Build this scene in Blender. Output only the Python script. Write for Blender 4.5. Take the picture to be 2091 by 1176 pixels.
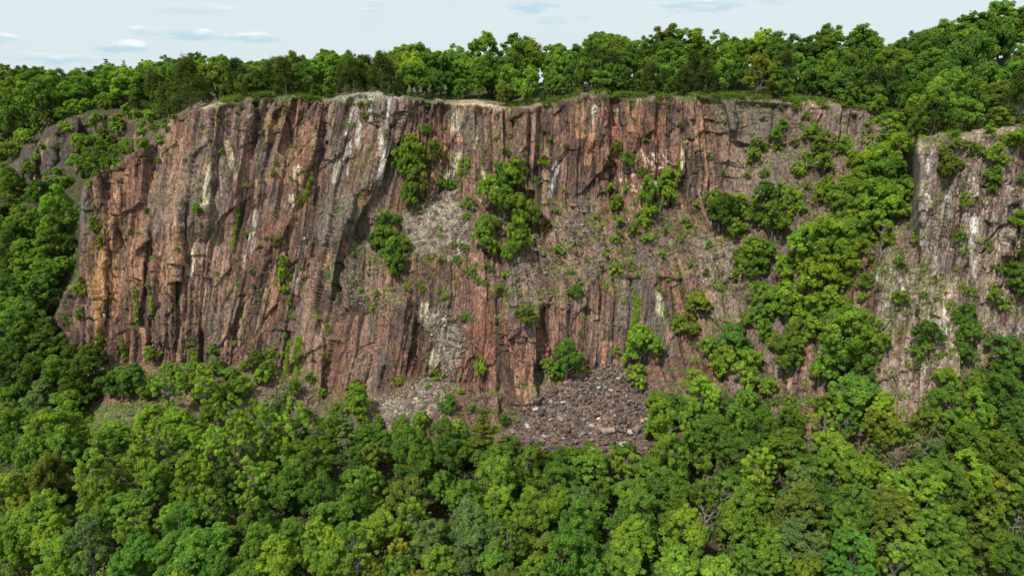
import bpy, bmesh, math, random
import numpy as np
from mathutils import Vector
for o in list(bpy.data.objects): bpy.data.objects.remove(o)
S = bpy.context.scene
C = S.collection
random.seed(7)
RNG = np.random.default_rng(11)

# ------------------------------------------------------------------ camera
F = 1413.0; CX = 1045.5; CY = 588.0
PITCH = math.radians(17.0)
CP, SP = math.cos(PITCH), math.sin(PITCH)
cam = bpy.data.cameras.new('camera'); co = bpy.data.objects.new('camera', cam); C.objects.link(co)
cam.sensor_width = 36.0; cam.lens = 36.0*F/2091.0; cam.clip_end = 20000; cam.clip_start = 0.5
co.location = (0, 0, 0); co.rotation_euler = (math.radians(90)-PITCH, 0, 0)
S.camera = co

# ------------------------------------------------------------------ light
SUN_EL, SUN_AZ = math.radians(53), math.radians(218)      # azimuth clockwise from +Y: behind the camera, to its left
sd = Vector((math.sin(SUN_AZ)*math.cos(SUN_EL), math.cos(SUN_AZ)*math.cos(SUN_EL), math.sin(SUN_EL)))
sun = bpy.data.lights.new('sun', 'SUN'); so = bpy.data.objects.new('sun', sun); C.objects.link(so)
sun.energy = 3.3; sun.angle = math.radians(0.9); sun.color = (1.0, 0.94, 0.84)
so.rotation_euler = sd.to_track_quat('Z', 'Y').to_euler()
so.location = sd*200
S.view_settings.view_transform = 'Standard'; S.view_settings.look = 'None'
S.view_settings.exposure = 0.32; S.view_settings.gamma = 1.0

def dir_of(px, py):
    v = Vector((0, CP, -SP)) + Vector((1, 0, 0))*((px-CX)/F) + Vector((0, SP, CP))*((CY-py)/F)
    return v.normalized()

W = bpy.data.worlds.new('World'); S.world = W; W.use_nodes = True
nt = W.node_tree; nt.nodes.clear()
def N(t, **k):
    n = nt.nodes.new(t)
    for a, b in k.items(): setattr(n, a, b)
    return n
def Lk(a, b): nt.links.new(a, b)
def setin(n, i, v): n.inputs[i].default_value = v
def mth(op, a, b=None, clamp=False):
    n = N('ShaderNodeMath', operation=op, use_clamp=clamp)
    for i, x in enumerate((a, b)):
        if x is None: continue
        if hasattr(x, 'links'): Lk(x, n.inputs[i])
        else: setin(n, i, x)
    return n.outputs[0]
def mixc(f, a, b, bt='MIX'):
    n = N('ShaderNodeMix', data_type='RGBA', blend_type=bt)
    for i, x in ((0, f), (6, a), (7, b)):
        if hasattr(x, 'links'): Lk(x, n.inputs[i])
        else: setin(n, i, x if i == 0 else (tuple(x)+(1,))[:4])
    return n.outputs[2]
def ramp(f, a, b):
    n = N('ShaderNodeMapRange', clamp=True); n.interpolation_type = 'SMOOTHSTEP'
    Lk(f, n.inputs[0]); setin(n, 1, a); setin(n, 2, b); return n.outputs[0]
sky = N('ShaderNodeTexSky', sky_type='NISHITA', sun_disc=False)
sky.sun_elevation = SUN_EL; sky.sun_rotation = SUN_AZ; sky.air_density = 1.0; sky.dust_density = 2.0
tc = N('ShaderNodeTexCoord'); D = tc.outputs['Generated']
veil = (6.05, 6.85, 7.1)
base = mixc(0.93, sky.outputs[0], veil)
# broad faint mottling of the high thin cloud
mp = N('ShaderNodeMapping'); Lk(D, mp.inputs[0]); mp.inputs['Scale'].default_value = (3, 3, 11)
nz = N('ShaderNodeTexNoise'); Lk(mp.outputs[0], nz.inputs[0]); setin(nz, 'Scale', 1.6); setin(nz, 'Detail', 5.0)
base = mixc(mth('MULTIPLY', ramp(nz.outputs[0], 0.4, 0.75), 0.5), base, (5.35, 6.45, 6.85))
mp2 = N('ShaderNodeMapping'); Lk(D, mp2.inputs[0]); mp2.inputs['Scale'].default_value = (1, 1, 4.5)
nw = N('ShaderNodeTexNoise'); Lk(mp2.outputs[0], nw.inputs[0]); setin(nw, 'Scale', 24.0); setin(nw, 'Detail', 6.0); setin(nw, 'Roughness', 0.6)
nc = mth('MULTIPLY', mth('SUBTRACT', nw.outputs[0], 0.5), 3.6)
clouds = [(368,71,58,13,.95),(248,100,52,12,1.),(110,122,66,13,.8),(510,78,52,9,.8),(290,66,28,9,.6),(2,80,22,8,.8),
          (1088,12,56,15,.95),(1425,12,90,15,1.),(1128,38,34,10,.45),(392,20,60,10,.35),(765,8,26,8,.4),(757,22,20,6,.3),(1190,34,20,8,.4),(1580,2,40,8,.5)]
for (px, py, a, b, k) in clouds:
    a *= 1.15; b *= 1.25
    c = dir_of(px, py); rx = Vector((0, 0, 1)).cross(c).normalized()*-1; up = rx.cross(c)
    if up.z < 0: up = -up
    dx = N('ShaderNodeVectorMath', operation='DOT_PRODUCT'); Lk(D, dx.inputs[0]); dx.inputs[1].default_value = rx
    dy = N('ShaderNodeVectorMath', operation='DOT_PRODUCT'); Lk(D, dy.inputs[0]); dy.inputs[1].default_value = up
    X = mth('MULTIPLY', dx.outputs['Value'], F/a)
    Y = mth('MULTIPLY', mth('SUBTRACT', dy.outputs['Value'], up.dot(c)), F/b)
    # flat base, domed top
    r2 = mth('ADD', mth('MULTIPLY', X, X), mth('MULTIPLY', Y, Y))
    e = mth('ADD', mth('SUBTRACT', 0.8, r2), nc)
    m = mth('MULTIPLY', ramp(e, -0.1, 0.9), k)
    m = mth('MULTIPLY', m, mth('GREATER_THAN', mth('SUBTRACT', 4.0, r2), 0.0))
    hue = ramp(mth('ADD', Y, mth('MULTIPLY', nc, 0.6)), 0.0, 0.85)
    col = mixc(hue, (4.2, 5.8, 6.5), (8.0, 8.3, 8.4))
    base = mixc(m, base, col)
bg = N('ShaderNodeBackground'); Lk(base, bg.inputs[0]); setin(bg, 1, 0.1)
wo = N('ShaderNodeOutputWorld'); Lk(bg.outputs[0], wo.inputs[0])

# ------------------------------------------------------------------ projection helpers
def unproj(px, py, Y):
    xc = (px-CX)/F; yc = (CY-py)/F
    dy = CP + yc*SP; dz = -SP + yc*CP
    return np.stack([xc/dy*Y, Y*np.ones_like(dy), dz/dy*Y], -1)
def proj(p):
    p = np.asarray(p, float)
    d = p[..., 1]*CP - p[..., 2]*SP
    u = p[..., 1]*SP + p[..., 2]*CP
    return CX + F*p[..., 0]/d, CY - F*u/d, d
def ss(x, a, b):
    t = np.clip((x-a)/(b-a), 0, 1); return t*t*(3-2*t)
def lerp(a, b, t): return a+(b-a)*t

# ------------------------------------------------------------------ numpy noise
def h2(ix, iy, s):
    n = (ix.astype(np.int64)*374761393 + iy.astype(np.int64)*668265263 + s*1442695041) & 0xFFFFFFFF
    n = ((n ^ (n >> 13))*1274126177) & 0xFFFFFFFF
    n = ((n ^ (n >> 16))*2246822519) & 0xFFFFFFFF
    return ((n ^ (n >> 15)) & 0xFFFFFF)/float(0xFFFFFF)
def vnoise(x, y, s=0):
    ix = np.floor(x); iy = np.floor(y); fx = x-ix; fy = y-iy
    fx = fx*fx*(3-2*fx); fy = fy*fy*(3-2*fy)
    a = h2(ix, iy, s); b = h2(ix+1, iy, s); c = h2(ix, iy+1, s); d = h2(ix+1, iy+1, s)
    return (a*(1-fx)+b*fx)*(1-fy)+(c*(1-fx)+d*fx)*fy
def fbm(x, y, s=0, o=4):
    r = 0; a = 0.5; t = 0
    for i in range(o):
        r = r + a*vnoise(x*2**i+17.3*i, y*2**i-9.1*i, s+i); t += a; a *= 0.55
    return r/t
def worley(x, y, s=0):
    ix = np.floor(x); iy = np.floor(y)
    f1 = np.full(x.shape, 9.); f2 = np.full(x.shape, 9.)
    cx = np.zeros(x.shape); cy = np.zeros(x.shape); gx = np.zeros(x.shape); gy = np.zeros(x.shape)
    for ox in (-1, 0, 1):
        for oy in (-1, 0, 1):
            jx = ix+ox; jy = iy+oy
            qx = jx+0.5+(h2(jx, jy, s)-.5)*.9; qy = jy+0.5+(h2(jx, jy, s+1)-.5)*.9
            ex = x-qx; ey = y-qy; d = ex*ex+ey*ey*0.8
            n = d < f1
            f2 = np.where(n, f1, np.minimum(f2, d))
            f1 = np.where(n, d, f1); cx = np.where(n, ex, cx); cy = np.where(n, ey, cy)
            gx = np.where(n, jx, gx); gy = np.where(n, jy, gy)
    return np.sqrt(f1), np.sqrt(f2), cx, cy, gx, gy

# ------------------------------------------------------------------ terrain depth map (real distances, metres)
BOT = [(1176, 84), (1500, 62), (2000, 42)]
BACK = {
 -700: [(200,258),(250,235),(300,222),(420,190),(620,155),(800,130),(950,108)],
 0:   [(208,245),(300,215),(345,195),(400,190),(560,160),(780,130),(950,108)],
 60:  [(205,245),(290,202),(300,192),(390,188),(420,180),(560,158),(780,131),(950,108)],
 110: [(200,240),(250,202),(262,192),(360,187),(420,174),(600,151),(780,131),(950,108)],
 150: [(200,240),(233,202),(243,190),(330,186),(400,172),(600,148),(780,130),(950,108)],
 200: [(198,235),(225,198),(232,190),(310,184),(360,165),(600,145),(780,130),(950,108)],
 260: [(195,230),(222,195),(230,188),(300,182),(360,160),(600,145),(780,130),(950,108)],
 300: [(195,225),(230,185),(290,165),(360,155),(600,143),(780,130),(950,108)],
 350: [(190,215),(225,180),(260,158),(600,143),(780,130),(950,108)],
 430: [(190,200),(208,158),(216,151),(600,140),(780,130),(950,108)]}
FR_PY = [200,560,740,830,950,1176,1500,2000]
FR_Y = [149.5,139,133.5,122.5,108,84,62,42]
R_PX = [60,95,110,130,145,160,166,172,200,240,262,300,330,350,390,430]
R_PY = [900,720,650,600,585,560,400,382,357,335,325,300,262,245,222,212]
ST = {  # px: (rim, [(py, Y)...])
 430: (214,[(190,200),(208,154),(214,149),(560,139),(750,133),(840,122),(950,108)]),
 540: (200,[(188,185),(194,152),(200,149.5),(560,139.5),(760,133),(850,121),(950,108)]),
 640: (202,[(186,190),(196,153),(202,150),(560,140.5),(740,134),(830,127),(870,118),(950,108)]),
 700: (195,[(183,185),(187,160),(195,152),(500,142),(545,140),(605,134.5),(800,129),(850,122),(950,108)]),
 760: (198,[(185,185),(188,162),(198,152),(490,144.5),(610,133.5),(800,128.5),(860,119),(950,109)]),
 850: (203,[(190,185),(196,160),(203,153),(430,146.5),(460,143),(520,138),(620,131.5),(770,127.5),(850,119),(900,115),(950,110)]),
 930: (213,[(200,185),(208,163),(213,155),(400,148.5),(430,143.5),(520,136.5),(600,132),(780,127),(860,118),(950,109)]),
 1010: (215,[(200,185),(209,163),(215,155),(370,149),(480,140.5),(590,132.5),(660,130.5),(800,127),(900,117),(950,109)]),
 1050: (222,[(205,180),(215,160),(222,155),(380,149),(600,132.5),(640,130.5),(830,126.5),(900,117),(1000,105)]),
 1100: (215,[(195,180),(208,158),(215,153),(420,147),(620,132),(775,128.5),(850,121),(910,115),(1000,105)]),
 1200: (190,[(180,175),(184,156),(190,151.5),(400,146.5),(560,135.5),(590,133),(755,129),(910,114),(1000,105)]),
 1300: (197,[(182,180),(190,157),(197,151),(400,145),(560,134),(740,129.5),(910,114.5),(1000,105)]),
 1400: (197,[(185,180),(190,156),(197,150),(430,143),(560,133.5),(640,130),(780,123),(900,113),(1000,103)]),
 1500: (200,[(185,175),(193,153),(200,148.5),(400,142),(540,130.5),(640,126),(800,117),(900,109),(1000,100)]),
 1600: (205,[(188,175),(198,152),(205,147),(300,144),(340,139),(480,129),(600,122),(800,111),(950,100)]),
 1700: (215,[(195,170),(205,150),(215,145),(300,141),(340,134),(500,121),(620,115),(800,106),(950,97)]),
 1800: (232,[(205,165),(225,149),(232,143),(300,139.5),(400,124),(520,113),(560,111),(800,102),(950,94)]),
 1840: (240,[(210,160),(228,147),(240,141),(300,134),(400,122),(510,112),(640,107),(850,99),(950,93)]),
 1862: (285,[(225,150),(270,135),(310,128),(400,121),(515,111),(600,107.5),(850,98),(950,92)]),
 1876: (288,[(230,140),(265,124),(288,112.5),(300,111.5),(520,108),(850,97),(950,91)]),
 1950: (275,[(235,140),(258,122),(275,112),(290,110.5),(560,106),(850,96),(950,90)]),
 2091: (255,[(225,140),(240,120),(255,112),(270,109.5),(560,104),(700,100),(850,95),(950,89)]),
 2400: (240,[(200,140),(230,115),(250,108),(560,100),(850,90),(1000,84)]),
 2800: (240,[(200,140),(230,115),(250,108),(560,98),(850,88),(1000,82)])}
TOPX = [-700,60,260,430,700,850,930,1050,1100,1200,1400,1500,1600,1700,1800,1840,1862,1876,1950,2091,2400,2800]
TOPY = [200,205,195,190,183,190,200,205,195,180,185,185,188,195,205,210,225,230,235,225,200,200]
RIMX = [430,445,470,500,520,560,600,630,660,700,730,760,800,850,930,960,1010,1050,1080,1110,1150,1170,1185,1238,1245,1260,1340,1400,1500,1560,1610,1650,1700,1760,1800,1840,1862,1876,1900,1950,2000,2091,2400,2800]
RIMY = [214,212,209,200,197,198,199,203,206,197,190,190,199,203,211,211,215,222,219,213,204,197,190,188,199,196,199,197,200,203,206,212,216,224,232,240,285,288,281,275,268,255,240,240]

fine = np.arange(-30, 2122, 1.35)
colx = np.concatenate([np.arange(-700, -30, 14.), fine, np.arange(2122, 2801, 14.)])
frow = np.linspace(0, 1, 590)
crow = np.concatenate([np.arange(955, 1240, 6.), np.arange(1240, 2001, 16.)])
nc_, nr_ = len(colx), len(frow)+len(crow)
top = np.interp(colx, TOPX, TOPY)
PX = np.repeat(colx[:, None], nr_, 1)
PY = np.concatenate([top[:, None]+(950-top[:, None])*frow[None, :], np.repeat(crow[None, :], nc_, 0)], 1)
rim = np.interp(colx, RIMX, RIMY)
def interp_st(table, i, py, w=None):
    ks = sorted(table); x = colx[i]
    j = int(np.clip(np.searchsorted(ks, x)-1, 0, len(ks)-2)); a, b = ks[j], ks[j+1]
    t = min(max((x-a)/(b-a), 0), 1)
    out = []
    for k in (a, b):
        if w is None: pts = table[k]+BOT; out.append(np.interp(py, [p[0] for p in pts], [p[1] for p in pts]))
        else:
            r, pts = table[k]; pts = pts+BOT
            q = py-rim[i]; fall = np.clip(1-(q-0)/200., 0, 1)   # relative to the rim near the rim, absolute lower down
            yy = py-(rim[i]-r)*fall
            out.append(np.interp(yy, [p[0] for p in pts], [p[1] for p in pts]))
    return lerp(out[0], out[1], t)
YY = np.zeros((nc_, nr_))
for i in range(nc_):
    py = PY[i]
    if colx[i] < 430:
        bk = interp_st(BACK, i, py)
        fr = np.interp(py, FR_PY, FR_Y) + max(0, 200-colx[i])*0.03 + max(0, 330-colx[i])*0.012
        R = np.interp(colx[i], R_PX, R_PY, left=3000)
        m = ss(py, R-9, R+5) if colx[i] > 60 else np.zeros_like(py)
        m = np.where(py > 800, np.maximum(m, ss(py, 800, 860)), m)
        YY[i] = lerp(bk, fr, m)
    else:
        YY[i] = interp_st(ST, i, py, 1)
def blur(A, r, ax):
    k = np.exp(-np.linspace(-2, 2, 2*r+1)**2); k /= k.sum()
    B = np.zeros_like(A); Ap = np.pad(A, [(r, r) if a == ax else (0, 0) for a in (0, 1)], mode='edge')
    for n, w_ in enumerate(k): B += w_*(Ap[n:n+A.shape[0], :] if ax == 0 else Ap[:, n:n+A.shape[1]])
    return B
YY = blur(blur(YY, 4, 0), 2, 1)
# low-frequency relief of the walls: shallow buttresses and recesses (authored, metres)
def bump(px, py, rx, ry, a, k=0.):
    global YY
    X = (PX-px+k*(PY-py))/rx; Yv = (PY-py)/ry
    YY = YY - a*np.exp(-(X*X+Yv*Yv)**1.5)
wallmask = ss(PY-rim[:, None], 0, 12)*(1-ss(PY, 800, 860))
def prow(pts, w, a, side=1):
    """a step in the wall along a slanted line: the rock left of it stands proud by a and the right flank turns away from the light"""
    global YY
    ys = [p[1] for p in pts]; xs = np.interp(PY, ys, [p[0] for p in pts])
    d = (PX-xs)
    f = ss(PY, ys[0]-12, ys[0]+12)*(1-ss(PY, ys[-1]-30, ys[-1]+20))
    d = d*side+(fbm(PX*0+3.1, PY/40, int(pts[0][0]), 3)-.5)*12
    ridge = np.where(d < 0, np.clip(1+d/(w*1.3), 0, 1), np.clip(1-d/(w*.16+4), 0, 1))
    YY = YY - a*.8*f*ridge
prow([(447,216),(428,330),(418,480)], 80, 3.6)
prow([(515,202),(492,330),(470,470)], 50, 1.8)
prow([(365,400),(352,560),(345,700)], 60, 2.2)
prow([(590,205),(560,330),(545,420)], 45, 1.6)
prow([(830,205),(760,400),(700,500)], 60, 2.4)
prow([(650,280),(600,420),(560,560)], 50, 1.8)
prow([(720,400),(690,520),(672,600)], 40, 2.)
prow([(1060,225),(1052,300),(1040,360)], 50, 1.5, -1)
prow([(1238,190),(1225,260),(1212,310)], 55, 2.6)
prow([(1288,248),(1280,300),(1272,340)], 30, 1.6)
prow([(1390,200),(1385,300),(1378,380)], 30, 1.8, -1)
prow([(1500,205),(1495,290),(1480,380)], 60, 1.5)
prow([(250,330),(242,420),(236,480)], 40, 1.4)
prow([(210,470),(210,600),(205,690)], 50, 2.4)
prow([(300,480),(285,640),(280,700)], 35, 1.2)
prow([(1098,640),(1096,740),(1092,830)], 70, 3.0)
prow([(825,600),(822,700),(815,760)], 60, 1.8)
prow([(1885,300),(1880,400),(1878,520)], 25, 1.5, -1)
prow([(1990,330),(1985,460),(1985,560)], 50, 1.5)
prow([(2050,300),(2052,480),(2040,620)], 50, 1.5)
prow([(75,300),(72,345),(70,390)], 18, 2.2)
prow([(118,262),(116,300),(112,350)], 22, 2.6)
prow([(160,245),(158,280),(155,330)], 22, 2.)
prow([(212,235),(210,270),(208,310)], 26, 2.2)
prow([(40,330),(38,360),(36,385)], 18, 2.)
prow([(1330,560),(1320,640),(1300,740)], 60, 1.6)
prow([(640,640),(655,740),(650,820)], 50, 2.)

YY = blur(blur(YY, 2, 0), 2, 1)
P0 = unproj(PX, PY, YY)
dU = np.gradient(P0, axis=0); dV = np.gradient(P0, axis=1)
Nn = np.cross(dV, dU); Nn /= np.linalg.norm(Nn, axis=-1, keepdims=True)+1e-9
Nn *= np.where((Nn*P0).sum(-1) > 0, -1, 1)[..., None]
for k in range(3): Nn[..., k] = blur(blur(Nn[..., k], 5, 0), 5, 1)
Nn /= np.linalg.norm(Nn, axis=-1, keepdims=True)
steep = 1-np.abs(Nn[..., 2])           # 1 = vertical wall
X_, Y_, Z_ = P0[..., 0], P0[..., 1], P0[..., 2]
lean = np.interp(PX, [0,200,330,450,600,760,900,1000,1300,1600,1800,2091], [.02,.06,.16,.24,.30,.30,.2,.12,.08,.0,0,0])
Uc = lerp(X_+0.35*Y_, X_-0.45*Y_+103., ss(PX, 1450, 1680)); Vc = Z_+0.5*Y_
Ui = X_; Vi = Z_+Y_           # for rubble, soil and moss
w1 = fbm(Uc/14, Vc/30, 5, 3)-.5; w2 = fbm(Uc/3.2, Vc/7, 9, 3)-.5; w3 = fbm(Uc/.9, Vc/1.6, 12, 2)-.5
Us = Uc-lean*(Z_+30)+w1*2.4+w2*.28+w3*.05
Vs = Vc+w1*8+w2*1.2+(fbm(Uc/1.3, Vc/4, 31, 2)-.5)*1.6
JX = (fbm(PX/22, PY/22, 77, 4)-.5)*2; JY = (fbm(PX/22, PY/22, 78, 4)-.5)*2; SX = (fbm(PX/7, PY/30, 81, 4)-.5)*2

# ------------------------------------------------------------------ area masks painted in image coordinates of the undisplaced sheet
def poly_mask(pts, feather=10, jit=12):
    x = PX+JX*jit; y = PY+JY*jit; n = len(pts); ins = np.zeros(PX.shape, bool); dm = np.full(PX.shape, 1e9)
    for i in range(n):
        x1, y1 = pts[i]; x2, y2 = pts[(i+1) % n]
        if y1 != y2:
            c = ((y1 > y) != (y2 > y)) & (x < (x2-x1)*(y-y1)/(y2-y1)+x1); ins ^= c
        t = np.clip(((x-x1)*(x2-x1)+(y-y1)*(y2-y1))/max(1e-6, (x2-x1)**2+(y2-y1)**2), 0, 1)
        dm = np.minimum(dm, np.hypot(x-x1-t*(x2-x1), y-y1-t*(y2-y1)))
    return ss(np.where(ins, dm, -dm), -feather*.5, feather*.5)
def stroke(pts, w, jit=5, fr=9):
    x = PX+SX*jit; y = PY; m = np.zeros(PX.shape)
    for (x1, y1), (x2, y2) in zip(pts[:-1], pts[1:]):
        sel = (np.abs(PX-(x1+x2)/2) < abs(x2-x1)/2+w*2+12) & (np.abs(PY-(y1+y2)/2) < abs(y2-y1)/2+w*2+12)
        t = np.clip(((x[sel]-x1)*(x2-x1)+(y[sel]-y1)*(y2-y1))/max(1e-6, (x2-x1)**2+(y2-y1)**2), 0, 1)
        d = np.hypot(x[sel]-x1-t*(x2-x1), y[sel]-y1-t*(y2-y1))
        m[sel] = np.maximum(m[sel], 1-ss(d, w*.25, w*.85))
    return m
SCREE = {
 'fan': [(1105,800),(1180,768),(1250,742),(1290,752),(1345,800),(1330,860),(1330,925),(1200,935),(1080,925),(1040,885),(1060,850)],
 'pale': [(770,812),(825,790),(880,765),(918,775),(905,850),(850,880),(785,880)],
 'bowl': [(825,445),(880,405),(925,385),(950,430),(968,470),(960,520),(900,525),(835,510)],
 'mid': [(1060,560),(1090,500),(1170,420),(1240,425),(1255,500),(1205,590),(1150,640),(1060,620)],
 'ledge': [(680,560),(730,530),(800,530),(830,580),(800,640),(720,630),(670,640)],
 'tan': [(1390,510),(1450,470),(1500,500),(1530,560),(1480,600),(1400,580)],
 'toe': [(480,805),(560,785),(625,765),(650,840),(560,860)],
 'rightfoot': [(1330,760),(1380,700),(1430,740),(1450,800),(1360,860)],
 'gully': [(1640,380),(1700,310),(1740,340),(1700,420),(1620,470),(1500,640),(1460,700),(1440,650),(1560,520)],
 'upgul': [(1600,250),(1640,225),(1660,300),(1610,330)],
 'strip': [(1240,560),(1260,430),(1340,440),(1420,460),(1400,540)],
 'chute': [(900,620),(960,700),(900,790),(870,780),(890,700),(850,650)]}
gm = {k: poly_mask(v, 22, 24) if k not in ('fan',) else poly_mask(v, 12, 12) for k, v in SCREE.items()}
outc = ss(fbm(Uc/3.2, Vc/5, 401, 4), .38, .50)
grav = np.clip(np.maximum.reduce([gm[k]*(1-.88*outc if k in ('strip', 'gully', 'upgul', 'rightfoot', 'mid', 'ledge', 'chute', 'tan') else 1) for k in gm]), 0, 1)
flat = ss(1-steep, .50, .75)
grav = np.maximum(grav, flat*.75*(ss(PY, 200, 260))*(1-.6*outc))
floor = np.maximum(ss(PY, 880, 940), ss(-PX, -120, 20)*0)
rimz = 1-ss(PY-rim[:, None], -2, 10)
if True:
    leftwood = (PX < 430) & (PY < np.interp(PX, R_PX, R_PY, left=3000)-4)
lw = np.where(leftwood, 1., 0.)
buttress = poly_mask([(15,345),(60,296),(105,260),(150,241),(245,229),(300,246),(325,266),(290,300),(240,330),(150,345),(100,395),(20,392)], 10, 10)*lw
lwf = lw*(1-buttress)
grav = grav*(1-buttress*.9)
rockw = np.clip((1-grav*.9)*(1-rimz)*(1-lwf)*(1-ss(PY, 900, 950)), 0, 1)

# ------------------------------------------------------------------ rock relief
def vor1(x, y, s):
    i = np.floor(x); f1 = np.full(x.shape, 9.); f2 = np.full(x.shape, 9.); ex = np.zeros(x.shape); g = np.zeros(x.shape)
    for o_ in (-1, 0, 1):
        j = i+o_; e_ = x-(j+.5+(h2(j, y, s)-.5)*.85); d = np.abs(e_); n = d < f1
        f2 = np.where(n, f1, np.minimum(f2, d)); f1 = np.where(n, d, f1); ex = np.where(n, e_, ex); g = np.where(n, j, g)
    return f2-f1, ex, g
def joints(cu, cv, s, acol, a, tu, tv, crack, cw):
    eu, ex, gx = vor1(Us/cu, np.floor(0*Us), s)
    vq = Vs/cv+h2(gx, gx, s+3)*50+(h2(gx, gx, s+4)-.5)*ex*1.4*cu/cv*3
    ev, ey, gy = vor1(vq, gx, s+1)
    r1, r2, r3 = h2(gx, gy, s+5), h2(gx, gy, s+6), h2(gx, gy, s+7)
    d = (h2(gx, np.floor(Vs/38+h2(gx, gx, 8)*3), s+9)-.5)*2*acol+(r1-.5)*2*a+(r2-.5)*2*tu*ex+(r3-.6)*tv*ey*2
    d = d-crack*(1-ss(eu, 0, cw))-crack*.6*(1-ss(ev, 0, cw*cu/cv*1.5))
    return d, r1, r2, np.minimum(eu, ev*cv/cu)
amp = 0.55+.9*ss(fbm(Uc/9+3, Vc/16, 41, 3), .35, .65)
def layer(cu, cv, s, a, tu, tv, crack, cw):
    f1, f2, ex, ey, gx, gy = worley(Us/cu, Vs/cv, s)
    r1, r2, r3 = h2(gx, gy, s+5), h2(gx, gy, s+6), h2(gx, gy, s+7)
    e = f2-f1
    d = (r1-.5)*2*a + (r2-.5)*2*tu*ex + (r3-.65)*tv*ey*2 - crack*(1-ss(e, 0, cw))
    return d, r1, r2, e
d1, a1, b1, e1 = joints(7.0, 26, 100, .7, .45, 1.5, .7, .35, .035)
d2, a2, b2, e2 = joints(2.6, 11, 200, .55, .38, 1.1, .5, .45, .10)
d3, a3, b3, e3 = joints(1.05, 4.2, 300, .2, .17, .5, .25, .26, .15)
d4, a4, b4, e4 = layer(.5, 1.3, 400, .09, .16, .12, .10, .2)
rg = fbm(Us/.7, Vs/5, 55, 4)-.5
rock = d1*.8 + amp*(d2+d3+d4*.7) + (w1*1.6) + rg*.18*amp
# rubble relief on gravel
g1, g2, gx_, gy_, ga, gb = worley(Ui/1.1+w2, Vi/1.3+w3, 500)
g3, g4, *_r = worley(Ui/.5, Vi/.6, 520)
rub = (0.5-g1)*.9*(.3+1.2*h2(ga, gb, 9)) + (.5-g3)*.4 + (fbm(Ui/4, Vi/4, 61, 3)-.5)*1.6
st_ = np.linalg.norm(dU, axis=-1); stretch = np.clip((.3/np.maximum(st_, .01))**1.5, .03, 1)
disp = rockw*rock*stretch*np.maximum(ss(steep, .03, .28), buttress) + (1-rockw)*(rub*np.clip(grav+.3, 0, 1))
clr = poly_mask([(150,850),(200,830),(235,820),(315,820),(320,850),(290,890),(215,900),(160,885)], 10, 5)
disp *= (1-rimz*.8)*(1-clr*.9)
edgefade = ss(PX, -60, 20)*0+1
dk = np.array([.22, .56, .22]); dp = np.pad(disp, ((1, 1), (0, 0)), mode='edge'); disp = dk[0]*dp[:-2]+dk[1]*dp[1:-1]+dk[2]*dp[2:]
P = P0 + Nn*disp[..., None]
# jagged skyline of the rim: column tops at different heights
jag = (h2(np.floor(Us/1.7), np.zeros_like(Us), 900)-.5)*.9 + (h2(np.floor(Us/4.1+.3), np.zeros_like(Us), 901)-.5)*1.1
jagm = (1-ss(PY-rim[:, None], 6, 40))*(PX > 420)*ss(Y_, 0, 1)*np.where(np.abs(PX-990) < 75, .15, 1)
P[..., 2] += jag*jagm*(1-ss(PY-rim[:, None], -30, -10)*0)*.8
back = np.clip(-(PY-rim[:, None])/10., 0, 1)*(PX > 420)
P[..., 2] -= jag*jagm*.8*back

# ------------------------------------------------------------------ rock colour (materials of the stone itself)
def c3(r, g, b): return np.array([r, g, b])
cn = fbm(Us/5, Vs/26, 21, 4); cn2 = fbm(Us/1.1, Vs/9, 22, 4); cn3 = fbm(Us/.35, Vs/5, 23, 3); cn4 = fbm(Uc/22, Vc/22, 24, 3)
dark = c3(.060, .047, .040); brn = c3(.160, .098, .078); pink = c3(.33, .225, .165); red = c3(.24, .105, .072)
grey = c3(.16, .145, .135); cream = c3(.50, .43, .31); orange = c3(.34, .195, .12); white = c3(.54, .53, .52)
def mix(A, B, m): return A*(1-m[..., None])+B*m[..., None]
col = np.broadcast_to(brn, P.shape).copy()
col = mix(col, dark, ss(cn+(a2-.5)*.35, .42, .66)*.85)
col = mix(col, pink, ss(cn2+(b2-.5)*.3, .54, .74)*.55)
cellv = (a3-.5)*.5+(a2-.5)*.5+(a4-.5)*.25
col = col*(1+cellv[..., None]*1.0)
col = mix(col, dark*.5, np.maximum(1-ss(e2, .02, .10), .8*(1-ss(e3, .02, .15)))*.85)
redz = ss(np.exp(-((PX-1290)/170)**2-((PY-290)/90)**2)+.9*np.exp(-((PX-1030)/150)**2-((PY-720)/100)**2)+.7*np.exp(-((PX-700)/90)**2-((PY-720)/90)**2)+.5*np.exp(-((PX-400)/80)**2-((PY-260)/60)**2), .15, .9)
col = mix(col, red*.9+pink*.1, np.clip(redz*.7+.1, 0, 1)*ss(cn4*.3+a3*.5+cn2*.5, .45, .8))
pinkz = ss(np.exp(-((PX-400)/110)**2-((PY-540)/130)**2)+.8*np.exp(-((PX-230)/60)**2-((PY-500)/120)**2), .2, .9)
col = mix(col, c3(.46, .29, .20), pinkz*ss(cn2*.6+cn3*.4, .38, .68)*.8)
cl1 = fbm(Us/11, Vs/30, 501, 3); cl2 = fbm(Us/8, Vs/22, 502, 3)
col = mix(col, c3(.36, .235, .18), ss(cl1, .52, .66)*.45*ss(cn2, .3, .6)); col = mix(col, c3(.17, .15, .135), ss(cl2, .54, .66)*.5); col = mix(col, c3(.30, .125, .085), ss(1-cl1, .54, .68)*.35*ss(cn2, .35, .6))
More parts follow.
